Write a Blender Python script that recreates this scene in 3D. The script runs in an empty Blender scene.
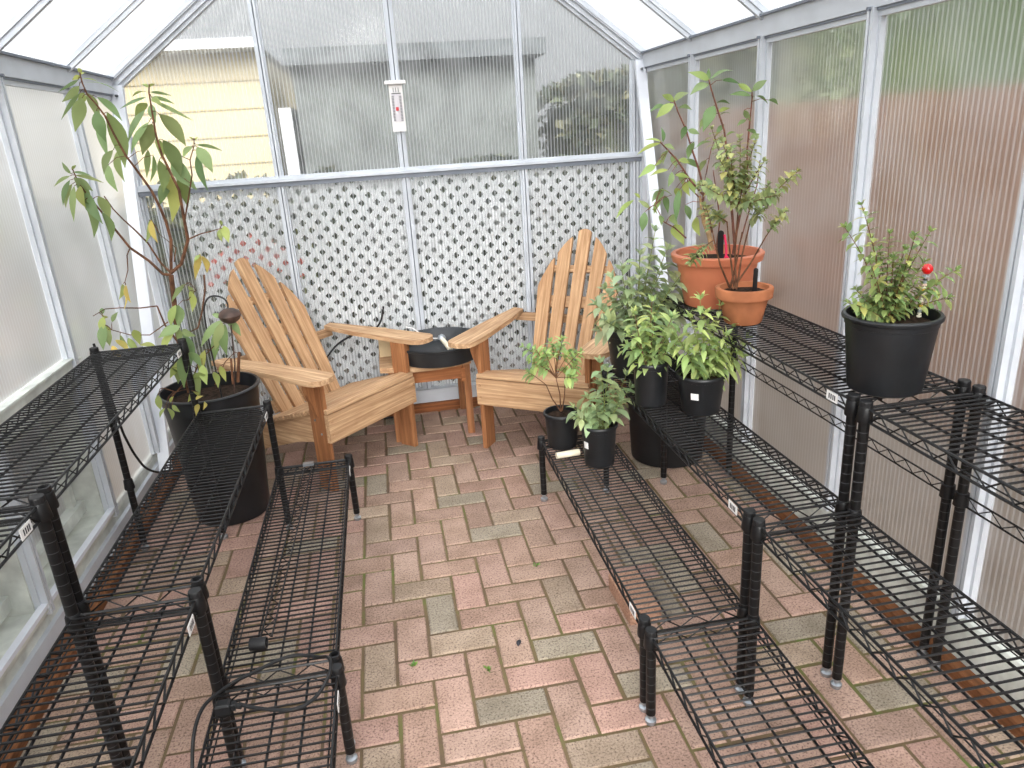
DATA= {'lp_br':[([[-0.819,2.92,0.542],[-0.823,2.92,0.655],[-0.818,2.92,0.776],[-0.805,2.92,0.913],[-0.796,2.92,1.008]],0.011,0.009),([[-0.796,2.92,1.008],[-0.824,2.92,1.014],[-0.862,2.92,1.067],[-0.917,2.92,1.12],[-0.956,2.92,1.196],[-0.988,2.92,1.262],[-1.017,2.92,1.314],[-1.038,2.92,1.364],[-1.046,2.92,1.412]],0.006,0.002),([[-0.809,2.97,1.008],[-0.839,2.97,1.053],[-0.867,2.97,1.127],[-0.902,2.97,1.178],[-0.932,2.97,1.217],[-0.96,2.97,1.259],[-0.98,2.97,1.307]],0.004,0.002),([[-0.781,2.87,1.023],[-0.757,2.87,1.142],[-0.761,2.87,1.207],[-0.771,2.87,1.261],[-0.788,2.87,1.321],[-0.818,2.87,1.385],[-0.846,2.87,1.441],[-0.869,2.87,1.515],[-0.884,2.87,1.574],[-0.904,2.87,1.614],[-0.925,2.87,1.646],[-0.932,2.87,1.684],[-0.932,2.87,1.709]],0.006,0.002),([[-0.768,2.82,1.03],[-0.727,2.82,1.059],[-0.687,2.82,1.142],[-0.685,2.82,1.241],[-0.683,2.82,1.317],[-0.7,2.82,1.379],[-0.715,2.82,1.437],[-0.721,2.82,1.502],[-0.718,2.82,1.576],[-0.715,2.82,1.639],[-0.709,2.82,1.664]],0.007,0.002),([[-0.702,2.87,1.191],[-0.671,2.87,1.278],[-0.641,2.87,1.362],[-0.638,2.87,1.414],[-0.616,2.87,1.459],[-0.611,2.87,1.483]],0.003,0.0015),([[-0.69,2.82,1.143],[-0.642,2.82,1.16],[-0.6,2.82,1.167],[-0.564,2.82,1.175]],0.003,0.0015),([[-0.784,2.95,1.051],[-0.767,2.95,1.102],[-0.778,2.95,1.118],[-0.813,2.95,1.155]],0.0025,0.001),([[-0.917,2.92,1.12],[-0.933,2.92,1.095],[-0.942,2.92,1.04],[-0.962,2.92,0.997]],0.0025,0.0015),([[-0.824,3.0,0.685],[-0.854,3.0,0.747],[-0.88,3.0,0.803],[-0.893,3.0,0.881]],0.005,0.003),([[-0.893,3.0,0.881],[-0.956,3.0,0.879],[-1.028,3.0,0.887],[-1.082,3.0,0.888],[-1.131,3.0,0.865]],0.003,0.0015),([[-0.866,3.0,0.814],[-0.943,3.0,0.769],[-1.015,3.0,0.777],[-1.076,3.0,0.804]],0.0025,0.0015),([[-0.661,2.84,1.01],[-0.668,2.84,0.954],[-0.694,2.84,0.873],[-0.72,2.84,0.814],[-0.751,2.84,0.802],[-0.774,2.84,0.792]],0.004,0.002),([[-0.78,2.8,0.607],[-0.726,2.8,0.7],[-0.662,2.8,0.752],[-0.615,2.8,0.836]],0.003,0.0015),([[-0.6,2.77,0.607],[-0.576,2.77,0.723]],0.006,0.006),([[-0.613,2.74,0.61],[-0.602,2.74,0.711]],0.005,0.004),([[-0.684,2.77,0.605],[-0.632,2.77,0.69],[-0.59,2.77,0.725],[-0.568,2.77,0.707]],0.002,0.0015),([[-0.755,2.92,0.908],[-0.719,2.92,0.943],[-0.735,2.92,0.972]],0.002,0.001),([[-0.808,2.87,0.64],[-0.817,2.87,0.722],[-0.79,2.87,0.786]],0.003,0.0015),([[-0.805,2.7,0.616],[-0.846,2.7,0.637],[-0.868,2.7,0.612]],0.002,0.001)],'lp_lv':[([-0.96,2.92,1.676],[-1.03,2.93,1.629],0.028,0),([-0.963,2.92,1.654],[-1.05,2.939,1.572],0.016,0),([-0.95,2.89,1.636],[-1.006,2.914,1.53],0.048,0),([-0.956,2.94,1.655],[-1.001,2.975,1.616],0.028,1),([-0.924,2.87,1.65],[-0.916,2.889,1.573],0.06,0),([-0.911,2.92,1.639],[-0.858,2.954,1.558],0.036,0),([-0.952,2.94,1.687],[-0.832,2.902,1.65],0.012,0),([-0.946,2.92,1.698],[-0.896,2.917,1.686],0.012,0),([-0.959,2.92,1.695],[-1.044,2.955,1.663],0.012,0),([-0.95,2.92,1.708],[-0.982,2.932,1.697],0.016,1),([-0.946,2.92,1.711],[-0.939,2.952,1.719],0.016,1),([-0.948,2.92,1.714],[-0.937,2.889,1.73],0.016,1),([-0.915,2.89,1.593],[-0.906,2.888,1.491],0.06,2),([-0.935,2.95,1.566],[-0.924,2.93,1.438],0.032,0),([-0.875,2.87,1.586],[-0.859,2.874,1.401],0.068,2),([-0.899,2.92,1.463],[-0.949,2.926,1.381],0.064,0),([-0.92,2.9,1.414],[-0.896,2.861,1.323],0.04,0),([-0.883,2.92,1.462],[-0.877,2.897,1.353],0.04,0),([-0.936,2.96,1.619],[-0.926,2.942,1.565],0.024,2),([-0.743,2.92,1.646],[-0.808,2.953,1.635],0.024,1),([-0.737,2.92,1.659],[-0.763,2.941,1.674],0.016,1),([-0.733,2.92,1.662],[-0.702,2.893,1.668],0.02,1),([-0.742,2.94,1.647],[-0.677,2.964,1.632],0.012,0),([-0.753,2.92,1.63],[-0.838,2.891,1.595],0.012,0),([-0.737,2.92,1.63],[-0.665,2.929,1.603],0.016,0),([-0.727,2.89,1.624],[-0.692,2.86,1.599],0.024,1),([-0.73,2.92,1.616],[-0.602,2.88,1.542],0.016,0),([-0.754,2.92,1.611],[-0.812,2.95,1.566],0.036,1),([-0.729,2.87,1.604],[-0.72,2.847,1.542],0.06,0),([-0.765,2.92,1.589],[-0.838,2.897,1.483],0.028,0),([-0.75,2.88,1.547],[-0.842,2.919,1.446],0.028,0),([-0.739,2.87,1.54],[-0.801,2.9,1.44],0.064,0),([-0.712,2.88,1.571],[-0.641,2.863,1.461],0.06,0),([-0.748,2.92,1.494],[-0.753,2.957,1.419],0.052,1),([-0.714,2.87,1.486],[-0.68,2.873,1.358],0.072,2),([-0.738,2.86,1.42],[-0.752,2.874,1.308],0.087,2),([-0.709,2.92,1.424],[-0.64,2.896,1.309],0.068,0),([-0.731,2.89,1.378],[-0.755,2.925,1.2],0.072,1),([-0.702,2.92,1.354],[-0.692,2.935,1.249],0.048,2),([-0.77,2.92,1.438],[-0.81,2.957,1.345],0.024,2),([-0.783,2.92,1.456],[-0.816,2.951,1.36],0.024,0),([-0.738,2.95,1.348],[-0.786,2.934,1.263],0.048,2),([-0.619,2.92,1.463],[-0.529,2.909,1.436],0.016,0),([-0.61,2.89,1.456],[-0.568,2.863,1.365],0.048,0),([-0.617,2.92,1.438],[-0.602,2.892,1.303],0.036,2),([-0.633,2.92,1.46],[-0.664,2.885,1.422],0.032,0),([-0.626,2.92,1.48],[-0.634,2.904,1.491],0.012,1),([-0.619,2.92,1.48],[-0.609,2.928,1.489],0.012,1),([-1.059,2.92,1.386],[-1.114,2.88,1.354],0.016,0),([-1.054,2.92,1.392],[-1.079,2.934,1.434],0.016,0),([-1.048,2.92,1.405],[-1.026,2.907,1.421],0.012,1),([-1.046,2.92,1.398],[-0.983,2.905,1.381],0.012,0),([-1.041,2.9,1.378],[-0.998,2.925,1.329],0.036,0),([-1.045,2.92,1.364],[-1.011,2.918,1.292],0.04,2),([-1.049,2.94,1.387],[-0.955,2.925,1.354],0.016,0),([-1.063,2.92,1.372],[-1.122,2.918,1.287],0.024,0),([-1.059,2.92,1.358],[-1.105,2.936,1.277],0.032,0),([-1.054,2.92,1.351],[-1.071,2.885,1.23],0.024,0),([-1.019,2.89,1.302],[-1.034,2.928,1.165],0.052,2),([-1.02,2.92,1.328],[-0.977,2.882,1.216],0.048,0),([-0.99,2.94,1.31],[-0.976,2.96,1.222],0.048,0),([-0.973,2.89,1.257],[-0.975,2.918,1.15],0.052,2),([-1.035,2.92,1.35],[-1.019,2.881,1.275],0.044,1),([-0.828,2.92,1.214],[-0.866,2.943,1.13],0.024,1),([-0.824,2.92,1.214],[-0.815,2.909,1.131],0.032,3),([-0.831,2.92,1.214],[-0.808,2.926,1.215],0.012,0),([-0.587,2.92,1.165],[-0.585,2.881,1.119],0.028,1),([-0.571,2.9,1.174],[-0.558,2.864,1.115],0.036,1),([-0.582,2.92,1.172],[-0.58,2.894,1.197],0.012,1),([-0.97,2.92,0.99],[-1.01,2.956,0.926],0.024,1),([-0.961,2.92,0.986],[-0.95,2.896,0.921],0.028,3),([-0.964,2.92,0.986],[-0.995,2.94,0.889],0.012,3),([-0.679,2.92,1.077],[-0.724,2.954,0.976],0.028,3),([-0.673,2.92,1.069],[-0.676,2.955,0.998],0.04,3),([-0.68,2.92,1.073],[-0.703,2.908,1.051],0.024,1),([-0.759,2.92,0.962],[-0.81,2.908,0.908],0.04,0),([-0.745,2.92,0.961],[-0.732,2.922,0.917],0.036,0),([-0.736,2.9,0.945],[-0.75,2.922,0.86],0.036,1),([-0.755,2.94,0.966],[-0.773,2.909,0.951],0.032,0),([-0.788,2.87,0.903],[-0.828,2.89,0.817],0.036,1),([-0.778,2.86,0.904],[-0.802,2.884,0.812],0.044,0),([-1.124,3.0,0.865],[-1.218,3.029,0.844],0.032,1),([-1.133,3.0,0.858],[-1.17,2.963,0.799],0.028,1),([-1.117,2.98,0.833],[-1.143,3.016,0.754],0.036,1),([-1.092,2.98,0.834],[-1.106,2.947,0.74],0.04,0),([-1.079,2.97,0.812],[-1.082,2.957,0.751],0.04,0),([-1.069,3.0,0.835],[-1.042,3.009,0.87],0.024,0),([-1.123,3.0,0.868],[-1.148,3.033,0.887],0.02,0),([-1.041,2.97,0.787],[-1.017,2.957,0.748],0.032,0),([-0.987,2.97,0.802],[-0.989,3.004,0.732],0.04,1),([-1.009,2.82,0.804],[-0.97,2.824,0.752],0.056,3),([-0.964,2.82,0.807],[-0.929,2.805,0.753],0.048,1),([-0.929,2.82,0.776],[-0.865,2.805,0.761],0.032,1),([-1.025,2.82,0.783],[-0.992,2.794,0.74],0.032,3),([-0.748,2.72,0.854],[-0.82,2.686,0.827],0.04,0),([-0.773,2.72,0.835],[-0.821,2.692,0.766],0.056,1),([-0.757,2.72,0.848],[-0.772,2.735,0.789],0.032,0),([-0.743,2.72,0.828],[-0.751,2.76,0.692],0.044,0),([-0.745,2.72,0.839],[-0.695,2.693,0.818],0.032,0),([-0.742,2.72,0.783],[-0.77,2.684,0.633],0.048,2),([-0.734,2.72,0.755],[-0.714,2.759,0.68],0.032,0),([-0.62,2.8,0.844],[-0.714,2.803,0.749],0.036,0),([-0.617,2.78,0.841],[-0.659,2.772,0.74],0.04,0),([-0.608,2.78,0.832],[-0.618,2.759,0.719],0.052,2),([-0.603,2.8,0.842],[-0.566,2.808,0.774],0.04,0),([-0.619,2.8,0.851],[-0.657,2.826,0.865],0.02,0),([-0.605,2.8,0.85],[-0.571,2.796,0.855],0.02,0),([-0.64,2.82,0.818],[-0.681,2.814,0.683],0.036,2),([-0.702,2.72,0.702],[-0.69,2.684,0.635],0.036,1),([-0.666,2.72,0.671],[-0.671,2.753,0.597],0.028,1),([-0.731,2.72,0.678],[-0.721,2.683,0.6],0.048,2),([-0.694,2.77,0.744],[-0.726,2.769,0.65],0.032,1),([-0.752,2.7,0.637],[-0.715,2.727,0.643],0.032,1),([-0.737,2.7,0.662],[-0.683,2.67,0.677],0.028,1),([-0.641,2.72,0.691],[-0.635,2.739,0.622],0.024,1),([-0.821,2.77,0.689],[-0.823,2.806,0.614],0.048,2),([-0.796,2.77,0.709],[-0.839,2.78,0.648],0.04,1),([-0.722,2.67,0.616],[-0.77,2.693,0.575],0.036,1),([-0.774,2.72,0.76],[-0.728,2.689,0.749],0.036,0),([-0.843,2.62,0.637],[-0.843,2.615,0.582],0.028,1),([-0.83,2.62,0.586],[-0.845,2.592,0.561],0.024,1),([-0.82,2.62,0.585],[-0.824,2.648,0.529],0.028,1),([-0.804,2.62,0.594],[-0.778,2.604,0.57],0.028,1),([-0.809,2.62,0.606],[-0.79,2.616,0.628],0.016,1),([-0.721,2.62,0.603],[-0.702,2.66,0.602],0.028,3),([-0.717,2.62,0.587],[-0.74,2.648,0.533],0.02,3),([-0.692,2.62,0.592],[-0.715,2.658,0.549],0.016,3)],'bt_br':[([[1.16,2.47,0.996],[1.147,2.47,1.051],[1.134,2.47,1.097],[1.125,2.47,1.133]],0.009,0.008),([[1.143,2.47,1.051],[1.123,2.47,1.098],[1.113,2.47,1.158],[1.109,2.47,1.189]],0.005,0.004),([[1.158,2.47,1.06],[1.133,2.47,1.122],[1.121,2.47,1.164],[1.123,2.47,1.209],[1.103,2.47,1.277],[1.076,2.47,1.345],[1.053,2.47,1.411],[1.023,2.47,1.47],[1.008,2.47,1.508]],0.005,0.002),([[1.239,2.45,0.985],[1.227,2.45,1.082],[1.211,2.45,1.203],[1.199,2.45,1.305],[1.181,2.45,1.403],[1.149,2.45,1.484],[1.129,2.45,1.538],[1.121,2.45,1.563]],0.005,0.002),([[1.257,2.5,0.965],[1.268,2.5,1.055],[1.284,2.5,1.143],[1.299,2.5,1.228],[1.294,2.5,1.331],[1.3,2.5,1.43],[1.304,2.5,1.501],[1.303,2.5,1.52]],0.005,0.002),([[1.124,2.47,1.188],[1.071,2.47,1.246],[1.022,2.47,1.316],[0.975,2.47,1.364],[0.96,2.47,1.378]],0.004,0.002),([[1.139,2.52,1.169],[1.093,2.52,1.214],[1.069,2.52,1.277]],0.003,0.0015),([[1.06,2.47,1.047],[1.018,2.47,1.086],[0.977,2.47,1.11],[0.944,2.47,1.171]],0.003,0.0015),([[1.286,2.52,0.978],[1.309,2.52,1.067],[1.349,2.52,1.206],[1.356,2.52,1.292]],0.003,0.0015),([[1.199,2.52,0.986],[1.211,2.52,1.093],[1.192,2.52,1.2],[1.178,2.52,1.27]],0.003,0.0015),([[1.115,2.44,1.261],[1.131,2.44,1.342],[1.147,2.44,1.389]],0.002,0.001)],'bt_lv':[([1.131,2.47,1.564],[1.054,2.466,1.592],0.027,1),([1.131,2.47,1.564],[1.129,2.469,1.601],0.017,2),([1.134,2.47,1.564],[1.228,2.488,1.589],0.02,0),([1.131,2.47,1.552],[1.064,2.468,1.521],0.034,0),([1.14,2.49,1.559],[1.2,2.473,1.555],0.014,0),([1.177,2.47,1.562],[1.238,2.462,1.546],0.017,2),([1.287,2.47,1.519],[1.221,2.442,1.546],0.02,1),([1.287,2.47,1.522],[1.334,2.46,1.554],0.027,0),([1.284,2.47,1.507],[1.223,2.509,1.515],0.02,2),([1.291,2.47,1.503],[1.368,2.507,1.478],0.017,2),([1.347,2.47,1.491],[1.391,2.48,1.473],0.024,2),([1.158,2.47,1.491],[1.209,2.47,1.485],0.02,2),([1.166,2.47,1.462],[1.203,2.457,1.472],0.017,1),([1.174,2.47,1.452],[1.198,2.437,1.453],0.02,2),([1.137,2.44,1.482],[1.092,2.422,1.402],0.047,2),([1.131,2.47,1.451],[1.113,2.493,1.408],0.03,0),([1.19,2.47,1.419],[1.175,2.499,1.388],0.027,0),([1.008,2.47,1.502],[0.962,2.459,1.526],0.034,1),([1.008,2.47,1.502],[1.074,2.493,1.528],0.034,0),([1.0,2.45,1.496],[0.946,2.472,1.455],0.041,1),([0.98,2.47,1.491],[0.93,2.486,1.476],0.034,0),([1.023,2.47,1.483],[1.078,2.483,1.474],0.024,0),([1.044,2.45,1.424],[1.036,2.471,1.38],0.03,2),([1.06,2.47,1.411],[1.098,2.459,1.395],0.034,0),([1.074,2.45,1.371],[1.06,2.466,1.313],0.041,2),([1.09,2.47,1.351],[1.14,2.452,1.367],0.027,0),([0.971,2.47,1.377],[0.963,2.469,1.426],0.017,2),([0.967,2.47,1.378],[0.911,2.492,1.387],0.01,1),([0.964,2.47,1.375],[0.884,2.485,1.341],0.017,1),([0.975,2.47,1.368],[1.007,2.454,1.35],0.024,0),([0.981,2.45,1.351],[0.978,2.486,1.305],0.034,0),([1.004,2.47,1.333],[1.027,2.482,1.288],0.034,0),([1.026,2.47,1.315],[1.072,2.476,1.302],0.027,1),([0.943,2.47,1.304],[0.868,2.431,1.269],0.027,1),([0.99,2.47,1.285],[0.926,2.474,1.269],0.017,1),([1.015,2.47,1.267],[1.062,2.45,1.254],0.017,1),([0.968,2.47,1.319],[0.948,2.484,1.3],0.02,1),([0.996,2.45,1.279],[0.981,2.447,1.23],0.037,0),([1.041,2.47,1.275],[1.056,2.495,1.225],0.034,0),([1.079,2.49,1.251],[1.104,2.502,1.194],0.03,1),([1.049,2.47,1.241],[1.082,2.494,1.189],0.027,1),([1.005,2.47,1.2],[0.913,2.458,1.218],0.02,1),([0.961,2.47,1.22],[0.937,2.482,1.181],0.024,0),([0.972,2.47,1.226],[0.951,2.489,1.162],0.024,0),([1.02,2.47,1.223],[1.046,2.496,1.171],0.034,1),([1.031,2.47,1.215],[1.017,2.458,1.108],0.027,2),([0.98,2.47,1.199],[1.003,2.497,1.133],0.024,2),([0.962,2.47,1.187],[0.951,2.5,1.137],0.024,1),([0.925,2.47,1.162],[0.887,2.485,1.191],0.017,0),([0.918,2.47,1.156],[0.966,2.508,1.135],0.02,1),([0.832,2.37,1.204],[0.781,2.407,1.142],0.02,1),([0.853,2.37,1.209],[0.833,2.371,1.226],0.014,1),([0.907,2.47,1.15],[0.897,2.472,1.082],0.041,2),([0.962,2.47,1.135],[0.956,2.443,1.101],0.03,2),([1.003,2.47,1.132],[1.04,2.497,1.088],0.03,0),([1.014,2.47,1.097],[1.068,2.505,1.017],0.054,1),([1.054,2.47,1.163],[1.073,2.468,1.11],0.03,2),([1.105,2.49,1.115],[1.129,2.505,1.044],0.037,1),([1.047,2.47,1.314],[1.122,2.488,1.275],0.024,2),([1.112,2.44,1.245],[1.085,2.458,1.212],0.027,0),([1.124,2.44,1.224],[1.149,2.414,1.19],0.041,0),([1.119,2.45,1.31],[1.108,2.472,1.27],0.03,0),([1.167,2.45,1.372],[1.142,2.456,1.341],0.03,0),([1.215,2.47,1.336],[1.258,2.483,1.346],0.027,0),([1.213,2.5,1.382],[1.246,2.494,1.393],0.024,1),([1.275,2.47,1.398],[1.318,2.48,1.376],0.03,2),([1.27,2.47,1.431],[1.248,2.492,1.413],0.027,0),([1.288,2.47,1.365],[1.33,2.481,1.382],0.027,0),([1.282,2.47,1.332],[1.262,2.488,1.306],0.027,0),([1.195,2.44,1.289],[1.148,2.402,1.27],0.027,0),([1.223,2.47,1.235],[1.242,2.443,1.249],0.027,0),([1.271,2.49,1.463],[1.296,2.485,1.426],0.024,2)],'sm_terr':([1.11,2.2,0.921],[[1.034,2.227,1.41],[1.03,2.149,1.381],[1.13,2.233,1.381],[1.156,2.224,1.298],[1.152,2.118,1.311],[1.309,2.195,1.268],[1.223,2.151,1.207],[1.012,2.12,1.326],[0.957,2.134,1.257],[1.175,2.167,1.157],[0.934,2.143,1.025],[1.247,2.145,1.154],[1.041,2.116,1.352],[1.163,2.194,1.373],[0.995,2.178,1.191],[1.226,2.22,1.233],[1.134,2.216,1.27],[1.057,2.153,1.234],[1.074,2.273,1.146],[1.109,2.11,1.203]]),'sage':([0.897,2.56,0.664],[[0.972,2.543,1.067],[0.907,2.52,0.993],[1.019,2.544,0.998],[0.829,2.491,0.951],[0.804,2.62,0.855],[0.743,2.537,0.821],[1.054,2.476,0.925],[1.112,2.58,0.802],[0.765,2.487,0.767],[1.051,2.568,0.744],[0.911,2.531,0.918],[0.985,2.575,0.854],[0.902,2.642,0.802],[0.981,2.617,0.946],[1.001,2.545,0.926],[0.841,2.616,0.794],[0.95,2.586,0.79],[1.056,2.536,0.866],[0.86,2.496,0.892],[0.819,2.577,0.907],[1.125,2.571,0.756],[1.052,2.642,0.787],[0.788,2.644,0.694],[0.848,2.58,0.704],[0.911,2.533,0.728]]),'b1':([0.833,2.22,0.665],[[0.86,2.275,0.877],[0.88,2.15,0.849],[0.762,2.165,0.868],[0.815,2.229,0.803],[0.762,2.236,0.742],[0.865,2.17,0.779],[0.96,2.238,0.761],[0.818,2.275,0.714],[0.861,2.203,0.723],[0.846,2.21,0.825],[0.905,2.182,0.748],[0.754,2.191,0.796],[0.851,2.286,0.743]]),'b2':([0.992,2.12,0.636],[[0.953,2.103,0.911],[1.06,2.185,0.863],[1.112,2.178,0.795],[1.13,2.133,0.76],[0.914,2.086,0.861],[1.029,2.187,0.784],[0.882,2.119,0.801],[1.055,2.108,0.751],[1.091,2.095,0.714],[0.978,2.188,0.738],[1.016,2.119,0.736],[0.897,2.09,0.757],[0.977,2.117,0.857],[1.023,2.067,0.799]]),'abeh':([0.607,2.57,0.42],[[0.474,2.585,0.677],[0.494,2.563,0.622],[0.545,2.545,0.661],[0.583,2.604,0.679],[0.611,2.609,0.655],[0.608,2.512,0.709],[0.652,2.574,0.64],[0.527,2.543,0.609],[0.686,2.622,0.57],[0.637,2.604,0.561],[0.51,2.539,0.674],[0.679,2.542,0.646],[0.649,2.529,0.551],[0.493,2.629,0.562]]),'anear':([0.708,2.35,0.403],[[0.691,2.325,0.667],[0.797,2.363,0.595],[0.743,2.347,0.535],[0.656,2.367,0.527],[0.602,2.362,0.497],[0.65,2.379,0.438],[0.754,2.304,0.522],[0.698,2.381,0.567],[0.719,2.326,0.631],[0.809,2.354,0.551],[0.607,2.33,0.471],[0.673,2.326,0.494],[0.665,2.354,0.427]]),'bigc':([1.154,1.5,0.975],[[1.054,1.496,1.244],[1.009,1.483,1.199],[1.112,1.529,1.162],[1.143,1.511,1.171],[1.155,1.444,1.174],[1.213,1.47,1.175],[1.174,1.495,1.134],[1.275,1.55,1.089],[1.361,1.547,1.062],[1.314,1.505,1.006],[1.049,1.442,1.126],[1.087,1.533,1.042],[1.04,1.491,1.024],[1.132,1.509,1.042],[1.192,1.525,1.077],[1.228,1.516,1.044],[1.267,1.498,1.044],[1.125,1.549,1.011],[1.069,1.486,1.001],[1.14,1.487,1.12],[1.145,1.542,1.13],[1.166,1.464,1.112],[1.155,1.476,1.035]]),'sm_terr_f':[[1.091,2.22,1.127],[1.107,2.18,1.168],[1.176,2.23,1.12],[1.215,2.2,1.069],[1.025,2.17,1.082],[1.16,2.25,1.086]],'abeh_f':[[0.551,2.58,0.518],[0.584,2.55,0.552],[0.628,2.59,0.517]],'bigc_f':[[1.107,1.52,1.055],[1.127,1.48,1.077],[1.232,1.53,1.041],[1.255,1.5,1.008],[1.087,1.46,1.022]]}
import bpy, math, random
from mathutils import Vector, Matrix
R_ = random.Random(11)
SC = bpy.context.scene
COL = SC.collection
PI = math.pi

# ------------------------------------------------------------------ materials
def mat(name):
    m = bpy.data.materials.new(name); m.use_nodes = True
    nt = m.node_tree
    for n in list(nt.nodes): nt.nodes.remove(n)
    out = nt.nodes.new('ShaderNodeOutputMaterial')
    return m, nt, out
def lin(c):
    return tuple(((v/255)/12.92 if v/255 <= .04045 else ((v/255+.055)/1.055)**2.4) for v in c) + (1,)
def node(nt, t, **kw):
    n = nt.nodes.new(t)
    for k, v in kw.items():
        if k in n.inputs.keys(): n.inputs[k].default_value = v
        else: setattr(n, k, v)
    return n
def ramp(nt, fac, stops):
    r = nt.nodes.new('ShaderNodeValToRGB')
    e = r.color_ramp.elements
    while len(e) > len(stops): e.remove(e[-1])
    while len(e) < len(stops): e.new(1)
    for i, (p, c) in enumerate(stops):
        e[i].position = p; e[i].color = c
    nt.links.new(fac, r.inputs[0]); return r.outputs[0]
def simple(name, c, rough=.5, metal=0, noise=0, scale=20, spec=.5, bump=0, coat=0):
    m, nt, out = mat(name)
    b = node(nt, 'ShaderNodeBsdfPrincipled', Roughness=rough, Metallic=metal)
    b.inputs['Specular IOR Level'].default_value = spec
    b.inputs['Base Color'].default_value = lin(c)
    if noise:
        tc = node(nt, 'ShaderNodeTexCoord')
        n = node(nt, 'ShaderNodeTexNoise', Scale=scale, Detail=5.0)
        nt.links.new(tc.outputs['Object'], n.inputs['Vector'])
        a = tuple(max(0, v*(1-noise)) for v in c); d = tuple(min(255, v*(1+noise)) for v in c)
        nt.links.new(ramp(nt, n.outputs['Fac'], [(.3, lin(a)), (.7, lin(d))]), b.inputs['Base Color'])
        if bump:
            bp = node(nt, 'ShaderNodeBump', Strength=bump, Distance=.002)
            nt.links.new(n.outputs['Fac'], bp.inputs['Height']); nt.links.new(bp.outputs[0], b.inputs['Normal'])
    nt.links.new(b.outputs[0], out.inputs[0]); return m
def wood(name, dark, light, axis='Y', rough=.65):
    m, nt, out = mat(name)
    b = node(nt, 'ShaderNodeBsdfPrincipled', Roughness=rough)
    b.inputs['Specular IOR Level'].default_value = .25
    tc = node(nt, 'ShaderNodeTexCoord'); mp = node(nt, 'ShaderNodeMapping')
    s = {'X': (2, 45, 45), 'Y': (45, 2, 45), 'Z': (45, 45, 2)}[axis]
    mp.inputs['Scale'].default_value = s
    nt.links.new(tc.outputs['Object'], mp.inputs[0])
    n = node(nt, 'ShaderNodeTexNoise', Scale=1.6, Detail=8.0, Roughness=.65, Distortion=.6)
    nt.links.new(mp.outputs[0], n.inputs['Vector'])
    n2 = node(nt, 'ShaderNodeTexNoise', Scale=5.0, Detail=3.0)
    nt.links.new(tc.outputs['Object'], n2.inputs['Vector'])
    c1 = ramp(nt, n.outputs['Fac'], [(.28, lin(dark)), (.5, lin(tuple((a+b_)/2 for a, b_ in zip(dark, light)))), (.68, lin(light))])
    mx = node(nt, 'ShaderNodeMix', data_type='RGBA', blend_type='MULTIPLY')
    mx.inputs[0].default_value = .55
    nt.links.new(c1, mx.inputs[6])
    nt.links.new(ramp(nt, n2.outputs['Fac'], [(.35, (.84, .8, .76, 1)), (.6, (1, 1, 1, 1))]), mx.inputs[7])
    nt.links.new(mx.outputs[2], b.inputs['Base Color'])
    bp = node(nt, 'ShaderNodeBump', Strength=.35, Distance=.003)
    nt.links.new(n.outputs['Fac'], bp.inputs['Height']); nt.links.new(bp.outputs[0], b.inputs['Normal'])
    nt.links.new(b.outputs[0], out.inputs[0]); return m

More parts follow.
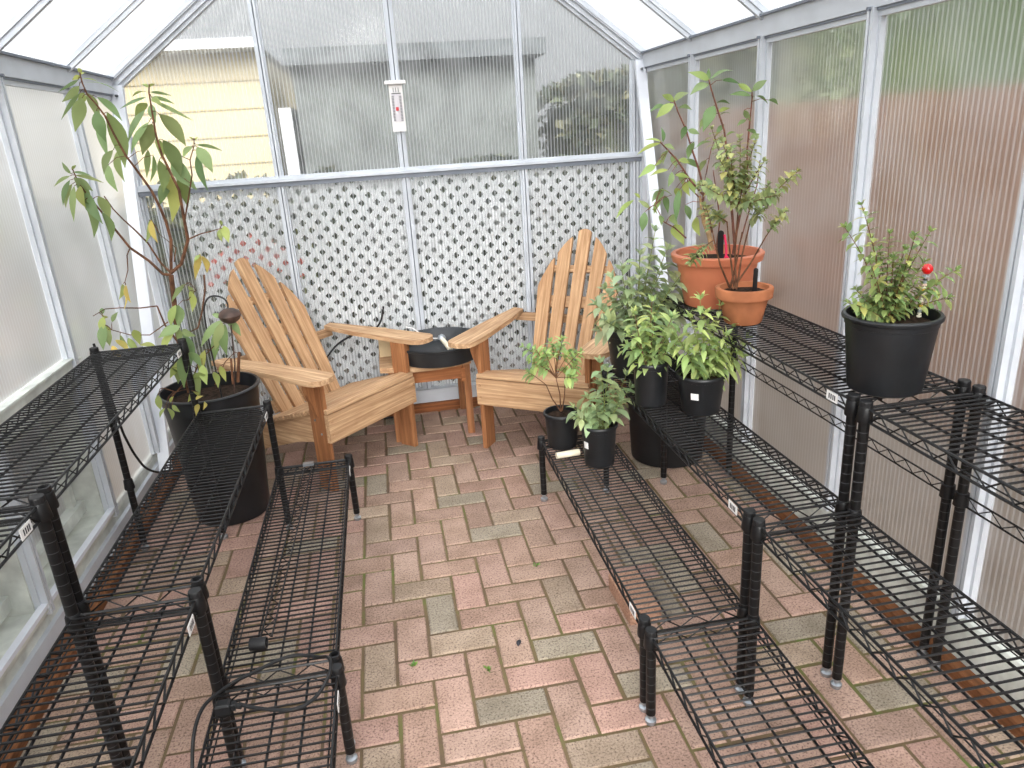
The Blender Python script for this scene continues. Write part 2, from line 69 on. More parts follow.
def polycarb(name, axis, trans, tint=(1, 1, 1), blur=.35, rw=.5, pitch=.0172, white=(.9, .93, .95)):
    return _pc(name, axis, trans, tint, blur, rw, pitch, white)
def _pc(name, axis, trans, tint, blur, rw, pitch, white):
    """twin-wall sheet: flutes along the sheet, part clear, part blurred, part milky"""
    m, nt, out = mat(name)
    tc = node(nt, 'ShaderNodeTexCoord'); sp = node(nt, 'ShaderNodeSeparateXYZ')
    nt.links.new(tc.outputs['Object'], sp.inputs[0])
    fr = node(nt, 'ShaderNodeMath', operation='MULTIPLY'); fr.inputs[1].default_value = 1/pitch
    nt.links.new(sp.outputs[axis], fr.inputs[0])
    f2 = node(nt, 'ShaderNodeMath', operation='FRACT'); nt.links.new(fr.outputs[0], f2.inputs[0])
    # narrow milky ribs, clearer channel between
    rib = ramp(nt, f2.outputs[0], [(0, (1, 1, 1, 1)), (.16, (1, 1, 1, 1)), (.3, (0, 0, 0, 1)), (.55, (.22, .22, .22, 1)), (.8, (0, 0, 0, 1)), (.95, (1, 1, 1, 1))])
    dn = node(nt, 'ShaderNodeTexNoise', Scale=5.0, Detail=6.0)
    nt.links.new(tc.outputs['Object'], dn.inputs['Vector'])
    mpn = node(nt, 'ShaderNodeMapRange'); mpn.inputs[1].default_value = .35; mpn.inputs[2].default_value = .7; mpn.inputs[3].default_value = -.06; mpn.inputs[4].default_value = .08
    nt.links.new(dn.outputs['Fac'], mpn.inputs[0])
    ml = node(nt, 'ShaderNodeMath', operation='MULTIPLY_ADD'); ml.inputs[1].default_value = rw; ml.inputs[2].default_value = 1-trans
    nt.links.new(rib, ml.inputs[0])
    ad = node(nt, 'ShaderNodeMath', operation='ADD', use_clamp=True)
    nt.links.new(ml.outputs[0], ad.inputs[0]); nt.links.new(mpn.outputs[0], ad.inputs[1])
    tr = node(nt, 'ShaderNodeBsdfTransparent', Color=tint+(1,))
    rf = node(nt, 'ShaderNodeBsdfRefraction', Roughness=.4, IOR=1.07, Color=tint+(1,))
    m1 = node(nt, 'ShaderNodeMixShader', Fac=blur); nt.links.new(tr.outputs[0], m1.inputs[1]); nt.links.new(rf.outputs[0], m1.inputs[2])
    tl = node(nt, 'ShaderNodeBsdfTranslucent', Color=white+(1,)); df = node(nt, 'ShaderNodeBsdfDiffuse', Color=white+(1,))
    m2 = node(nt, 'ShaderNodeMixShader', Fac=.35); nt.links.new(tl.outputs[0], m2.inputs[1]); nt.links.new(df.outputs[0], m2.inputs[2])
    m3 = node(nt, 'ShaderNodeMixShader'); nt.links.new(ad.outputs[0], m3.inputs[0]); nt.links.new(m1.outputs[0], m3.inputs[1]); nt.links.new(m2.outputs[0], m3.inputs[2])
    gl = node(nt, 'ShaderNodeBsdfGlossy', Roughness=.12); fz = node(nt, 'ShaderNodeFresnel', IOR=1.5)
    wv = node(nt, 'ShaderNodeTexNoise', Scale=60.0, Detail=1.0)
    bp = node(nt, 'ShaderNodeBump', Strength=.12, Distance=.002); nt.links.new(wv.outputs['Fac'], bp.inputs['Height']); nt.links.new(bp.outputs[0], gl.inputs['Normal'])
    m4 = node(nt, 'ShaderNodeMixShader'); nt.links.new(fz.outputs[0], m4.inputs[0]); nt.links.new(m3.outputs[0], m4.inputs[1]); nt.links.new(gl.outputs[0], m4.inputs[2])
    nt.links.new(m4.outputs[0], out.inputs[0]); return m

M = {}
M['alu'] = simple('white_aluminium', (200, 205, 212), .38, 0, .03, 8)
M['alu_groove'] = simple('grey_groove', (120, 127, 138), .5)
M['alu_post'] = simple('bright_white_post', (226, 230, 238), .4, 0, .02, 8)
M['alu_dirty'] = simple('weathered_white_sill', (206, 210, 203), .5, 0, .1, 14)
M['gasket'] = simple('dark_gasket', (70, 74, 80), .6)
M['pc_back'] = polycarb('polycarbonate_gable', 0, .93, (.98, .99, .99), .15, .34)
M['pc_side'] = polycarb('polycarbonate_side', 1, .92, (.97, .97, .96), .7, .34)
M['pc_left'] = polycarb('polycarbonate_left', 1, .66, (.97, .975, .97), .8)
M['pc_roof'] = polycarb('polycarbonate_roof', 1, .55, (.97, .98, 1), .3, .6)
def clearmat():
    m, nt, out = mat('clear_outer_skin'); t_ = node(nt, 'ShaderNodeBsdfTransparent', Color=(1, 1, 1, 1)); nt.links.new(t_.outputs[0], out.inputs[0]); return m
M['clear'] = clearmat()
def leafy_vinyl():
    m, nt, out = mat('white_vinyl_lattice'); d = node(nt, 'ShaderNodeBsdfDiffuse', Color=(.95, .96, .97, 1)); t_ = node(nt, 'ShaderNodeBsdfTranslucent', Color=(.95, .96, .97, 1))
    x = node(nt, 'ShaderNodeMixShader', Fac=.15); nt.links.new(d.outputs[0], x.inputs[1]); nt.links.new(t_.outputs[0], x.inputs[2]); nt.links.new(x.outputs[0], out.inputs[0]); return m
M['vinyl'] = leafy_vinyl()
M['wire'] = simple('black_epoxy_wire', (13, 13, 15), .42, 0, spec=.4)
M['iron'] = simple('black_iron', (28, 27, 28), .5)
M['rubber'] = simple('black_rubber', (20, 20, 22), .55, 0, spec=.4)
M['chrome'] = simple('steel_foot', (170, 176, 182), .3, .8)
M['pot'] = simple('black_plastic_pot', (21, 23, 26), .42, 0, .25, 12, .5)
M['tray'] = simple('black_tray', (40, 43, 46), .45, 0, .2, 8)
M['terra_p'] = simple('plastic_terracotta', (196, 116, 84), .45, 0, .05, 6)
M['terra'] = simple('clay_terracotta', (174, 110, 76), .85, 0, .16, 9, .2)
M['soil'] = simple('potting_soil', (40, 31, 25), .95, 0, .6, 90, .1, 1)
M['bark'] = simple('brown_stem', (96, 66, 48), .8, 0, .25, 40, .2)
M['palebark'] = simple('pale_stem', (176, 146, 110), .8, 0, .2, 40, .2)
M['redstem'] = simple('reddish_stem', (116, 78, 66), .7, 0, .2, 40, .2)
M['greenstem'] = simple('green_stem', (120, 128, 74), .7, 0, .2, 40, .2)
M['white'] = simple('white_plastic', (232, 230, 228), .45)
M['scale'] = simple('pale_scale', (214, 210, 214), .5)
M['ink'] = simple('dark_print', (50, 50, 54), .6)
M['redink'] = simple('red_print', (200, 50, 60), .5)
M['cream'] = simple('cream_plastic', (226, 216, 192), .5, 0, .05, 20)
M['pink'] = simple('pink_ribbon', (232, 40, 92), .5)
M['rust'] = simple('brown_round_ornament', (70, 52, 44), .6, 0, .3, 30)
M['sleeper'] = wood('brown_timber', (84, 52, 32), (140, 92, 58), 'Y', .85)
M['sleeperx'] = wood('brown_timber_back', (96, 58, 34), (160, 100, 62), 'X', .8)
M['woodx'] = wood('cedar_x', (150, 112, 80), (218, 184, 146), 'X')
M['woody'] = wood('cedar_y', (150, 112, 80), (220, 186, 148), 'Y')
M['woodz'] = wood('cedar_z', (122, 78, 50), (180, 126, 84), 'Z')
M['slat'] = wood('cedar_back_slat', (156, 116, 82), (216, 178, 138), 'Z')
M['tablewood'] = wood('table_cedar', (128, 78, 46), (186, 122, 76), 'X')
M['tan'] = simple('tan_block', (196, 174, 138), .8, 0, .08, 10)
M['redglass'] = simple('red_glass', (206, 16, 24), .08, 0, spec=.9)
for nme, c in dict(b1=(232, 226, 205), b2=(214, 176, 60), b3=(70, 66, 66), b4=(222, 190, 172), b5=(150, 158, 160)).items(): M[nme] = simple('bead_'+nme, c, .4)
M['yellowwall'] = simple('cream_yellow_siding', (186, 174, 142), .7)
M['sidinggap'] = simple('siding_shadow_gap', (160, 148, 116), .8)
M['trimwhite'] = simple('white_trim', (190, 192, 194), .6)
M['roofgrey'] = simple('grey_shingle', (84, 88, 90), .9, 0, .2, 6)
M['fence'] = wood('brown_fence', (112, 84, 66), (158, 124, 102), 'Z', .9)
M['creamwall'] = simple('cream_render', (226, 220, 206), .8, 0, .04, 2)
M['pinkbrick'] = simple('pinkish_brick', (168, 138, 126), .9, 0, .2, 9)
M['gravel'] = simple('damp_soil_gravel', (84, 74, 64), .95, 0, .35, 60)
M['grass'] = simple('rough_grass', (92, 96, 66), .95, 0, .4, 20)
M['flower'] = simple('coral_petals', (240, 120, 96), .6)
M['shed'] = simple('grey_shed_boards', (98, 102, 100), .9, 0, .15, 4)

# foliage: colour comes from a per-leaf attribute, light passes through the blade
def leafmat(name):
    m, nt, out = mat(name)
    at = node(nt, 'ShaderNodeAttribute', attribute_name='leafcol')
    b = node(nt, 'ShaderNodeBsdfPrincipled', Roughness=.5); b.inputs['Specular IOR Level'].default_value = .35
    tl = node(nt, 'ShaderNodeBsdfTranslucent'); mx = node(nt, 'ShaderNodeMixShader', Fac=.35)
    nt.links.new(at.outputs['Color'], b.inputs['Base Color']); nt.links.new(at.outputs['Color'], tl.inputs['Color'])
    nt.links.new(b.outputs[0], mx.inputs[1]); nt.links.new(tl.outputs[0], mx.inputs[2]); nt.links.new(mx.outputs[0], out.inputs[0]); return m
M['leaf'] = leafmat('leaf_blade')
def brickmat():
    m, nt, out = mat('clay_paver')
    at = node(nt, 'ShaderNodeAttribute', attribute_name='brickcol')
    tc = node(nt, 'ShaderNodeTexCoord')
    n = node(nt, 'ShaderNodeTexNoise', Scale=170.0, Detail=5.0, Roughness=.7); nt.links.new(tc.outputs['Object'], n.inputs['Vector'])
    n2 = node(nt, 'ShaderNodeTexNoise', Scale=9.0, Detail=4.0); nt.links.new(tc.outputs['Object'], n2.inputs['Vector'])
    mx = node(nt, 'ShaderNodeMix', data_type='RGBA', blend_type='MULTIPLY'); mx.inputs[0].default_value = 1
    nt.links.new(at.outputs['Color'], mx.inputs[6]); nt.links.new(ramp(nt, n.outputs['Fac'], [(.36, (.34, .32, .32, 1)), (.46, (.93, .93, .93, 1)), (.62, (1.2, 1.2, 1.18, 1))]), mx.inputs[7])
    m2 = node(nt, 'ShaderNodeMix', data_type='RGBA', blend_type='MULTIPLY'); m2.inputs[0].default_value = 1
    nt.links.new(mx.outputs[2], m2.inputs[6]); nt.links.new(ramp(nt, n2.outputs['Fac'], [(.3, (.74, .72, .68, 1)), (.62, (1.02, 1.02, 1.0, 1))]), m2.inputs[7])
    b = node(nt, 'ShaderNodeBsdfPrincipled', Roughness=.85); b.inputs['Specular IOR Level'].default_value = .2
    bp = node(nt, 'ShaderNodeBump', Strength=.4, Distance=.002); nt.links.new(n.outputs['Fac'], bp.inputs['Height']); nt.links.new(bp.outputs[0], b.inputs['Normal'])
    nt.links.new(m2.outputs[2], b.inputs['Base Color']); nt.links.new(b.outputs[0], out.inputs[0]); return m
M['brick'] = brickmat()
def jointmat():
    m, nt, out = mat('mossy_sand_joint')
    tc = node(nt, 'ShaderNodeTexCoord')
    n = node(nt, 'ShaderNodeTexNoise', Scale=3.0, Detail=8.0, Roughness=.75); nt.links.new(tc.outputs['Object'], n.inputs['Vector'])
    b = node(nt, 'ShaderNodeBsdfPrincipled', Roughness=.95)
    nt.links.new(ramp(nt, n.outputs['Fac'], [(.38, lin((92, 74, 58))), (.52, lin((104, 88, 62))), (.62, lin((92, 96, 48))), (.75, lin((84, 112, 42)))]), b.inputs['Base Color'])
    nt.links.new(b.outputs[0], out.inputs[0]); return m
M['joint'] = jointmat()
def postmat():
    m, nt, out = mat('grooved_black_post')
    tc = node(nt, 'ShaderNodeTexCoord'); sp = node(nt, 'ShaderNodeSeparateXYZ'); nt.links.new(tc.outputs['Object'], sp.inputs[0])
    a = node(nt, 'ShaderNodeMath', operation='MULTIPLY'); a.inputs[1].default_value = 1/.0254; nt.links.new(sp.outputs[2], a.inputs[0])
    f = node(nt, 'ShaderNodeMath', operation='FRACT'); nt.links.new(a.outputs[0], f.inputs[0])
    b = node(nt, 'ShaderNodeBsdfPrincipled', Roughness=.42); b.inputs['Specular IOR Level'].default_value = .35; nt.links.new(ramp(nt, f.outputs[0], [(0, lin((70, 70, 74))), (.05, lin((70, 70, 74))), (.08, lin((12, 12, 13))), (1, lin((13, 13, 14)))]), b.inputs['Base Color'])
    nt.links.new(b.outputs[0], out.inputs[0]); return m
M['post'] = postmat()

# ------------------------------------------------------------------ mesh collector
class MB:
    def __init__(s): s.v = []; s.f = []; s.mi = []; s.c = []; s.smooth = []
    def add(s, vs, fs, mi=0, col=None, smooth=False):
        o = len(s.v); s.v += [tuple(p) for p in vs]
        for f in fs: s.f.append(tuple(i+o for i in f)); s.mi.append(mi); s.smooth.append(smooth)
        if col is not None: s.c += [col]*len(vs)
        return s
    def box(s, x0, x1, y0, y1, z0, z1, mi=0, T=None, col=None, bev=0):
        if bev:
            vs = []; b = bev
            for z, k in ((z0, 0), (z1-b, 0), (z1, b)):
                vs += [(x0+k, y0+k, z), (x1-k, y0+k, z), (x1-k, y1-k, z), (x0+k, y1-k, z)]
            fs = [(3, 2, 1, 0), (8, 9, 10, 11)]
            for r in (0, 4):
                for i in range(4): fs.append((r+i, r+(i+1) % 4, r+4+(i+1) % 4, r+4+i))
        else:
            vs = [(x0, y0, z0), (x1, y0, z0), (x1, y1, z0), (x0, y1, z0), (x0, y0, z1), (x1, y0, z1), (x1, y1, z1), (x0, y1, z1)]
            fs = [(3, 2, 1, 0), (4, 5, 6, 7), (0, 1, 5, 4), (1, 2, 6, 5), (2, 3, 7, 6), (3, 0, 4, 7)]
        if T is not None: vs = [tuple(T @ Vector(p)) for p in vs]
        return s.add(vs, fs, mi, col)
    def tube(s, pts, r, n=6, mi=0, r1=None, caps=True, col=None):
        pts = [Vector(p) for p in pts]; vs = []; fs = []; N = len(pts)
        d0 = (pts[1]-pts[0]).normalized()
        up = Vector((0, 0, 1)) if abs(d0.z) < .9 else Vector((1, 0, 0))
        for i, p in enumerate(pts):
            d = (pts[min(i+1, N-1)]-pts[max(i-1, 0)]).normalized()
            a = d.cross(up)
            if a.length < 1e-4: a = d.orthogonal()
            a.normalize(); b = a.cross(d).normalized(); up = b
            rr = r if r1 is None else r+(r1-r)*i/(N-1)
            for k in range(n):
                t = 2*PI*k/n; vs.append(p+a*math.cos(t)*rr+b*math.sin(t)*rr)
        for i in range(N-1):
            for k in range(n): fs.append((i*n+k, i*n+(k+1) % n, (i+1)*n+(k+1) % n, (i+1)*n+k))
        if caps: fs.append(tuple(range(n-1, -1, -1))); fs.append(tuple((N-1)*n+k for k in range(n)))
        return s.add(vs, fs, mi, col, n > 5)
    def lathe(s, prof, n=32, o=(0, 0, 0), mi=0, sx=1, sy=1, sm=True):
        vs = []; fs = []
        for r, z in prof:
            for k in range(n):
                t = 2*PI*k/n; vs.append((o[0]+r*math.cos(t)*sx, o[1]+r*math.sin(t)*sy, o[2]+z))
        for i in range(len(prof)-1):
            for k in range(n): fs.append((i*n+k, i*n+(k+1) % n, (i+1)*n+(k+1) % n, (i+1)*n+k))
        fs.append(tuple(range(n-1, -1, -1))); fs.append(tuple((len(prof)-1)*n+k for k in range(n)))
        return s.add(vs, fs, mi, None, sm)
    def prism(s, poly, z0, z1, T=None, mi=0):
        """poly in local xy, extruded in z"""
        n = len(poly); vs = [(x, y, z0) for x, y in poly]+[(x, y, z1) for x, y in poly]
        fs = [tuple(range(n-1, -1, -1)), tuple(range(n, 2*n))]+[(i, (i+1) % n, n+(i+1) % n, n+i) for i in range(n)]
        if T is not None: vs = [tuple(T @ Vector(p)) for p in vs]
        return s.add(vs, fs, mi)
    def leaf(s, base, tip, w, col, sag=.12, fold=.25, seg=5, side=None):
        base = Vector(base); tip = Vector(tip); ax = tip-base; L = ax.length
        if L < 1e-5: return s
        a = ax/L
        sd = side if side is not None else Vector((R_.uniform(-1, 1), R_.uniform(-1, 1), R_.uniform(-.3, .3)))
        sd = sd-a*sd.dot(a)
        if sd.length < 1e-3: sd = a.orthogonal()
        sd.normalize(); up = sd.cross(a)
        if up.z < 0: up = -up
        vs = []
        for i in range(seg+1):
            t = i/seg
            ww = w*.54*(math.sin(PI*t**.78))**1.05 if 0 < t < 1 else w*.02
            c = base+ax*t+up*(sag*L*math.sin(PI*t))
            vs += [c-sd*ww+up*ww*fold, c, c+sd*ww+up*ww*fold]
        fs = []
        for i in range(seg):
            q = i*3; fs += [(q, q+1, q+4, q+3), (q+1, q+2, q+5, q+4)]
        return s.add(vs, fs, 0, col, True)
    def build(s, name, m, parent=None, loc=None, attr=None):
        me = bpy.data.meshes.new(name); me.from_pydata(s.v, [], s.f)
        for x in (m if isinstance(m, list) else [m]): me.materials.append(x)
        me.polygons.foreach_set('material_index', s.mi); me.polygons.foreach_set('use_smooth', s.smooth)
        if s.c and len(s.c) == len(s.v):
            ca = me.color_attributes.new(attr or 'leafcol', 'FLOAT_COLOR', 'POINT')
            fl = []
            for c in s.c: fl += list(c)
            ca.data.foreach_set('color', fl)
        me.update()
        if any(s.smooth): me.set_sharp_from_angle(angle=math.radians(38))
        o = bpy.data.objects.new(name, me); COL.objects.link(o)
        if parent: o.parent = parent
        if loc: o.location = loc
        return o
def smooth(P, k=5):
    P = [Vector(p) for p in P]; out = []
    for i in range(len(P)-1):
        a, b, c, d = P[max(i-1, 0)], P[i], P[i+1], P[min(i+2, len(P)-1)]
        for j in range(k):
            t = j/k; out.append(.5*((2*b)+(c-a)*t+(2*a-5*b+4*c-d)*t*t+(3*b-a-3*c+d)*t**3))
    return out+[P[-1]]
def tag(o, label=None, cat=None, group=None, kind=None):
    if label: o['label'] = label
    if cat: o['category'] = cat
    if group: o['group'] = group
    if kind: o['kind'] = kind
    return o
def empty(name, loc, label, cat, group=None, rz=0):
    o = bpy.data.objects.new(name, None); COL.objects.link(o); o.location = loc; o.rotation_euler = (0, 0, rz)
    o.empty_display_size = .1
    return tag(o, label, cat, group)
def struct(o): o['kind'] = 'structure'; return o
def copy_tree(o, parent=None):
    c = o.copy(); COL.objects.link(c); c.parent = parent
    for ch in [x for x in bpy.data.objects if x.parent == o]: copy_tree(ch, c)
    return c

# ------------------------------------------------------------------ the greenhouse
XL, XR, YB, YF, EZ = -1.145, 1.42, 3.87, -1.01, 1.765
XM = (XL+XR)/2; SL = .74; RZ = EZ+(XR-XM)*SL
YML = [3.31, 2.71, 2.10, 1.49, .88, .27, -.34]; YMR = [3.225, 2.62, 2.01, 1.41, .80, .20, -.40]      # side mullions
# floor: herringbone pavers on a mossy sand bed
W = .0995
fb = MB()
fb.box(XL-.1, XR+.1, YF, YB+.02, -.06, -.0045, 1, col=(1, 1, 1, 1))
pal = [(165, 138, 124), (170, 141, 129), (162, 134, 121), (167, 142, 129), (158, 132, 119), (171, 139, 128), (153, 142, 128), (150, 139, 125), (161, 142, 126), (166, 140, 126), (164, 138, 126)]
def pav(cx, cy, hx, hy):
    c = R_.choice(pal); k = R_.uniform(.94, 1.05); c = lin(tuple(v*k for v in c))
    g = .0042+R_.uniform(-.0008, .0020)
    x0, x1, y0, y1 = max(cx-hx+g, XL-.03), min(cx+hx-g, XR+.04), max(cy-hy+g, YF), min(cy+hy-g, YB+.01)
    if x1-x0 < .01 or y1-y0 < .01: return
    T = Matrix.Translation((cx, cy, 0)) @ Matrix.Rotation(R_.uniform(-.014, .014), 4, 'Z') @ Matrix.Translation((-cx, -cy, 0))
    fb.box(x0, x1, y0, y1, -.02, R_.uniform(-.001, .0008), 0, T, c, .0038)
for k in range(-60, 60):
    for m in range(-30, 30):
        cx, cy = -.001+k*W+2*m*W, 1.745+k*W-2*m*W
        if XL-.2 < cx < XR+.2 and YF-.2 < cy < YB+.2: pav(cx, cy, W, W/2)
        vx, vy = cx+1.5*W, cy-.5*W
        if XL-.2 < vx < XR+.2 and YF-.2 < vy < YB+.2: pav(vx, vy, W/2, W)
struct(fb.build('floor', [M['brick'], M['joint']], attr='brickcol'))

def bar(mb, p0, p1, w, d, nrm, groove=True):
    """extruded glazing bar from p0 to p1, w wide, d deep along nrm, two grooves on its inner face"""
    p0 = Vector(p0); p1 = Vector(p1); a = (p1-p0); L = a.length; a.normalize(); n = Vector(nrm).normalized(); s = a.cross(n).normalized()
    T = Matrix((( s.x, n.x, a.x, p0.x), (s.y, n.y, a.y, p0.y), (s.z, n.z, a.z, p0.z), (0, 0, 0, 1)))
    mb.box(-w/2, w/2, -.004, d*.45, 0, L, 0, T)
    if groove:
        mb.box(-w*.30, -w*.06, d*.45, d, 0, L, 0, T); mb.box(w*.06, w*.30, d*.45, d, 0, L, 0, T)
        mb.box(-w*.06, w*.06, d*.45, d*.5, 0, L, 1, T)
    else: mb.box(-w/2, w/2, d*.45, d, 0, L, 0, T)
AM = [M['alu'], M['alu_groove']]
T_ = .01
# back wall: polycarbonate sheet, pentagonal
def gable(y0, y1, name):
    g = MB(); pts = [(XL, .06), (XR, .06), (XR, EZ), (XM, RZ), (XL, EZ)]
    n = 5; vs = [(x, y0, z) for x, z in pts]+[(x, y1, z) for x, z in pts]
    inner = 0 if name == 'wall_back' else 1
    g.add(vs, [tuple(range(n)), tuple(range(2*n-1, n-1, -1))]+[(i, n+i, n+(i+1) % n, (i+1) % n) for i in range(n)], 1)
    g.mi[inner] = 0
    return struct(g.build(name, [M['pc_back'], M['clear']]))
gable(YB, YB+T_, 'wall_back'); gable(YF-T_, YF, 'wall_front')
t = MB()
XB = [-.46, .15, .76]
for x in XB: bar(t, (x, YB, .06), (x, YB, RZ-abs(x-XM)*SL-.03), .042, .03, (0, -1, 0))
for x in (XL+.025, XR-.025, 1.36): bar(t, (x, YB, .05), (x, YB, EZ-.02), .05, .03, (0, -1, 0))
bar(t, (XL+.105, YB, .05), (XL+.105, YB, 1.29), .03, .03, (0, -1, 0)); 
struct(t.build('trim_1', AM))
t = MB(); t.box(XL, XR, YB-.045, YB+.0, 1.272, 1.284); t.box(XL, XR, YB-.035, YB, 1.25, 1.272, 1); t.box(XL, XR, YB-.028, YB, 1.284, 1.30)
t.box(XL, XR, YB-.05, YB+.03, .045, .12); t.box(XL, XR, YB-.06, YB-.045, .1, .125)
struct(t.build('trim_2', AM))
t = MB()   # gable rafters against the back wall
for sx, x in ((1, XL), (-1, XR)):
    for dz, w, dy in ((0, .03, .06), (-.032, .022, .045), (-.055, .016, .03)):
        bar(t, (x, YB, EZ+dz-.012), (XM, YB, RZ+dz-.012), w, dy, (0, -1, 0), False)
    bar(t, (x, YB-.061, EZ-.02), (XM, YB-.061, RZ-.02), .005, .004, (0, -1, 0), False)
struct(t.build('trim_3', AM))
# side walls
for sx, x, nm in ((-1, XL, 'left'), (1, XR, 'right')):
    w = MB()
    if sx > 0: w.box(x, x+T_, YF, YB, .06, EZ, 1)
    else:
        w.box(x-T_, x, 2.735, YB, .06, EZ, 1); w.box(x-T_, x, YF, 2.735, .78, EZ, 1); w.box(x-T_, x, YF, 1.49, .06, .78, 1)
    for i in range(0, len(w.f), 6): w.mi[i+(5 if sx > 0 else 3)] = 0      # the face towards the room is the ribbed one
    struct(w.build('wall_'+nm, [M['pc_side' if sx > 0 else 'pc_left'], M['clear']]))
    t = MB()
    for y in (YML if sx < 0 else YMR): bar(t, (x, y, .152), (x, y, EZ-.06), .045, .035, (-sx, 0, 0))
    bar(t, (x, YB-.02, .06), (x, YB-.02, EZ-.06), .04, .03, (-sx, 0, 0), False)
    for y in (YML if sx < 0 else YMR):   # screw heads under the beam
        t.tube([(x-sx*.03, y, EZ-.064), (x-sx*.045, y, EZ-.064)], .006, 6, 1)
    struct(t.build('trim_4' if sx < 0 else 'trim_5', AM))
    b = MB()
    xa, xb = sorted((x, x-sx*.03)); b.box(xa, xb, YF, YB, EZ-.062, EZ+.002)
    xa, xb = sorted((x, x-sx*.018)); b.box(xa, xb, YF, YB, EZ-.085, EZ-.07)
    xa, xb = sorted((x, x-sx*.024)); b.box(xa, xb, YF, YB, EZ-.07, EZ-.062, 1)
    xa, xb = sorted((x, x-sx*.045)); b.box(xa, xb, YF, YB, EZ+.002, EZ+.010, 1)
    xa, xb = sorted((x, x-sx*.02)); b.box(xa, xb, YF, YB, .04, .1)
    struct(b.build('trim_6' if sx < 0 else 'trim_7', AM))
    g_ = MB(); e_ = -.025 if sx > 0 else .004
    g_.add([(x+(e_ if sx > 0 else e_), YF, .0), (x+e_, YF, .13), (x+e_+sx*.008, YF, .15), (x+sx*.02, YF, .15), (x+sx*.02, YF, 0), (x+e_, YB, .0), (x+e_, YB, .13), (x+e_+sx*.008, YB, .15), (x+sx*.02, YB, .15), (x+sx*.02, YB, 0)], [(0, 1, 2, 3, 4), (9, 8, 7, 6, 5)]+[(i, 5+i, 5+(i+1) % 5, (i+1) % 5) for i in range(5)])
    struct(g_.build('trim_13' if sx < 0 else 'trim_14', M['alu_dirty']))
    # leaning corner brace down the wall
    b = MB(); xc = x-sx*.045
    T = Matrix.Identity(4)
    p0 = Vector((xc, 3.835, EZ-.03)); p1 = Vector((xc, 3.30, .06)); bar(b, p1, p0, .05, .02, (0, -.94, .3), False)
    b.tube([(xc, 3.795, EZ-.07), (xc, 3.78, EZ-.07)], .006, 6, 1)
    struct(b.build('trim_8' if sx < 0 else 'trim_9', [M['alu_post'], M['gasket']]))
    # timber sleeper and white base ledge
    b = MB(); xa, xb = sorted(((x-.064, x-.026) if sx > 0 else (x+.005, x+.075))); b.box(xa, xb, YF, YB-.02, -.01, .035, bev=.004)
    struct(b.build('baseboard_'+nm, M['sleeper']))
struct(MB().box(XL+.012, XL+.034, YF, 2.735, .178, .192).build('trim_15', M['alu_post']))
b = MB(); b.box(XL+.08, XR-.11, YB-.07, YB+.02, -.01, .05, bev=.004); struct(b.build('baseboard_back', M['sleeperx']))
# roof
for sx, x, nm in ((-1, XL, 1), (1, XR, 2)):
    r = MB(); z0 = EZ+.012; z1 = RZ+.012; e = x+sx*.05; ze = z0-.05*SL
    vs = [(e, YF-.03, ze), (XM, YF-.03, z1), (XM, YB+.03, z1), (e, YB+.03, ze)]; vs += [(a, b_, c+.01) for a, b_, c in vs]
    r.add(vs, [(0, 1, 2, 3), (7, 6, 5, 4), (0, 4, 5, 1), (1, 5, 6, 2), (2, 6, 7, 3), (3, 7, 4, 0)], 1)
    r.mi[0] = 0
    if sx < 0: r.f = [f_[::-1] for f_ in r.f]       # inner skin faces the room
    struct(r.build('ceiling', [M['pc_roof'], M['clear']]))
    t = MB()
    for y in (YML if sx < 0 else YMR): bar(t, (x-sx*.01, y, EZ+.012), (XM, y, RZ+.004), .03, .03, (-sx*SL, 0, -1))
    struct(t.build('trim_10' if sx < 0 else 'trim_11', [M['alu'], M['gasket']]))
t = MB(); t.box(XM-.05, XM+.05, YF, YB, RZ-.05, RZ+.0); struct(t.build('trim_12', AM))
# left side vent: set-back casing with a header beam, sill and inner sheet
v = MB(); XO = XL-.1
for ya, yb in ((2.10, 2.71), (1.49, 2.10)):
    v.box(XO-.01, XL+.0, yb-.03, yb-.01, .16, .70); v.box(XO-.01, XL, ya+.01, ya+.03, .16, .70)
    v.box(XO+.0, XO+.03, ya+.03, ya+.06, .2, .69); v.box(XO, XO+.03, yb-.09, yb-.06, .2, .69)
    v.box(XO, XO+.045, ya+.03, yb-.03, .2, .245)
v.box(XO-.01, XL+.01, 1.49, 2.71, .66, .685)
v.box(XL-.01, XL+.022, 1.49, 2.735, .685, .775); v.box(XL-.01, XL+.03, 1.49, 2.735, .775, .783)
v.box(XO-.01, XL+.012, 1.49, 2.735, .14, .175); v.box(XL+.012, XL+.03, 1.49, 2.735, .165, .185)
v.tube([(XL+.02, 2.739, .77), (XL+.04, 2.739, .77)], .006, 6)
struct(v.build('window_1', M['alu_dirty']))
g = MB(); g.box(XO-.004, XO+.004, 1.52, 2.68, .2, .69); struct(g.build('window_2', M['pc_left']))

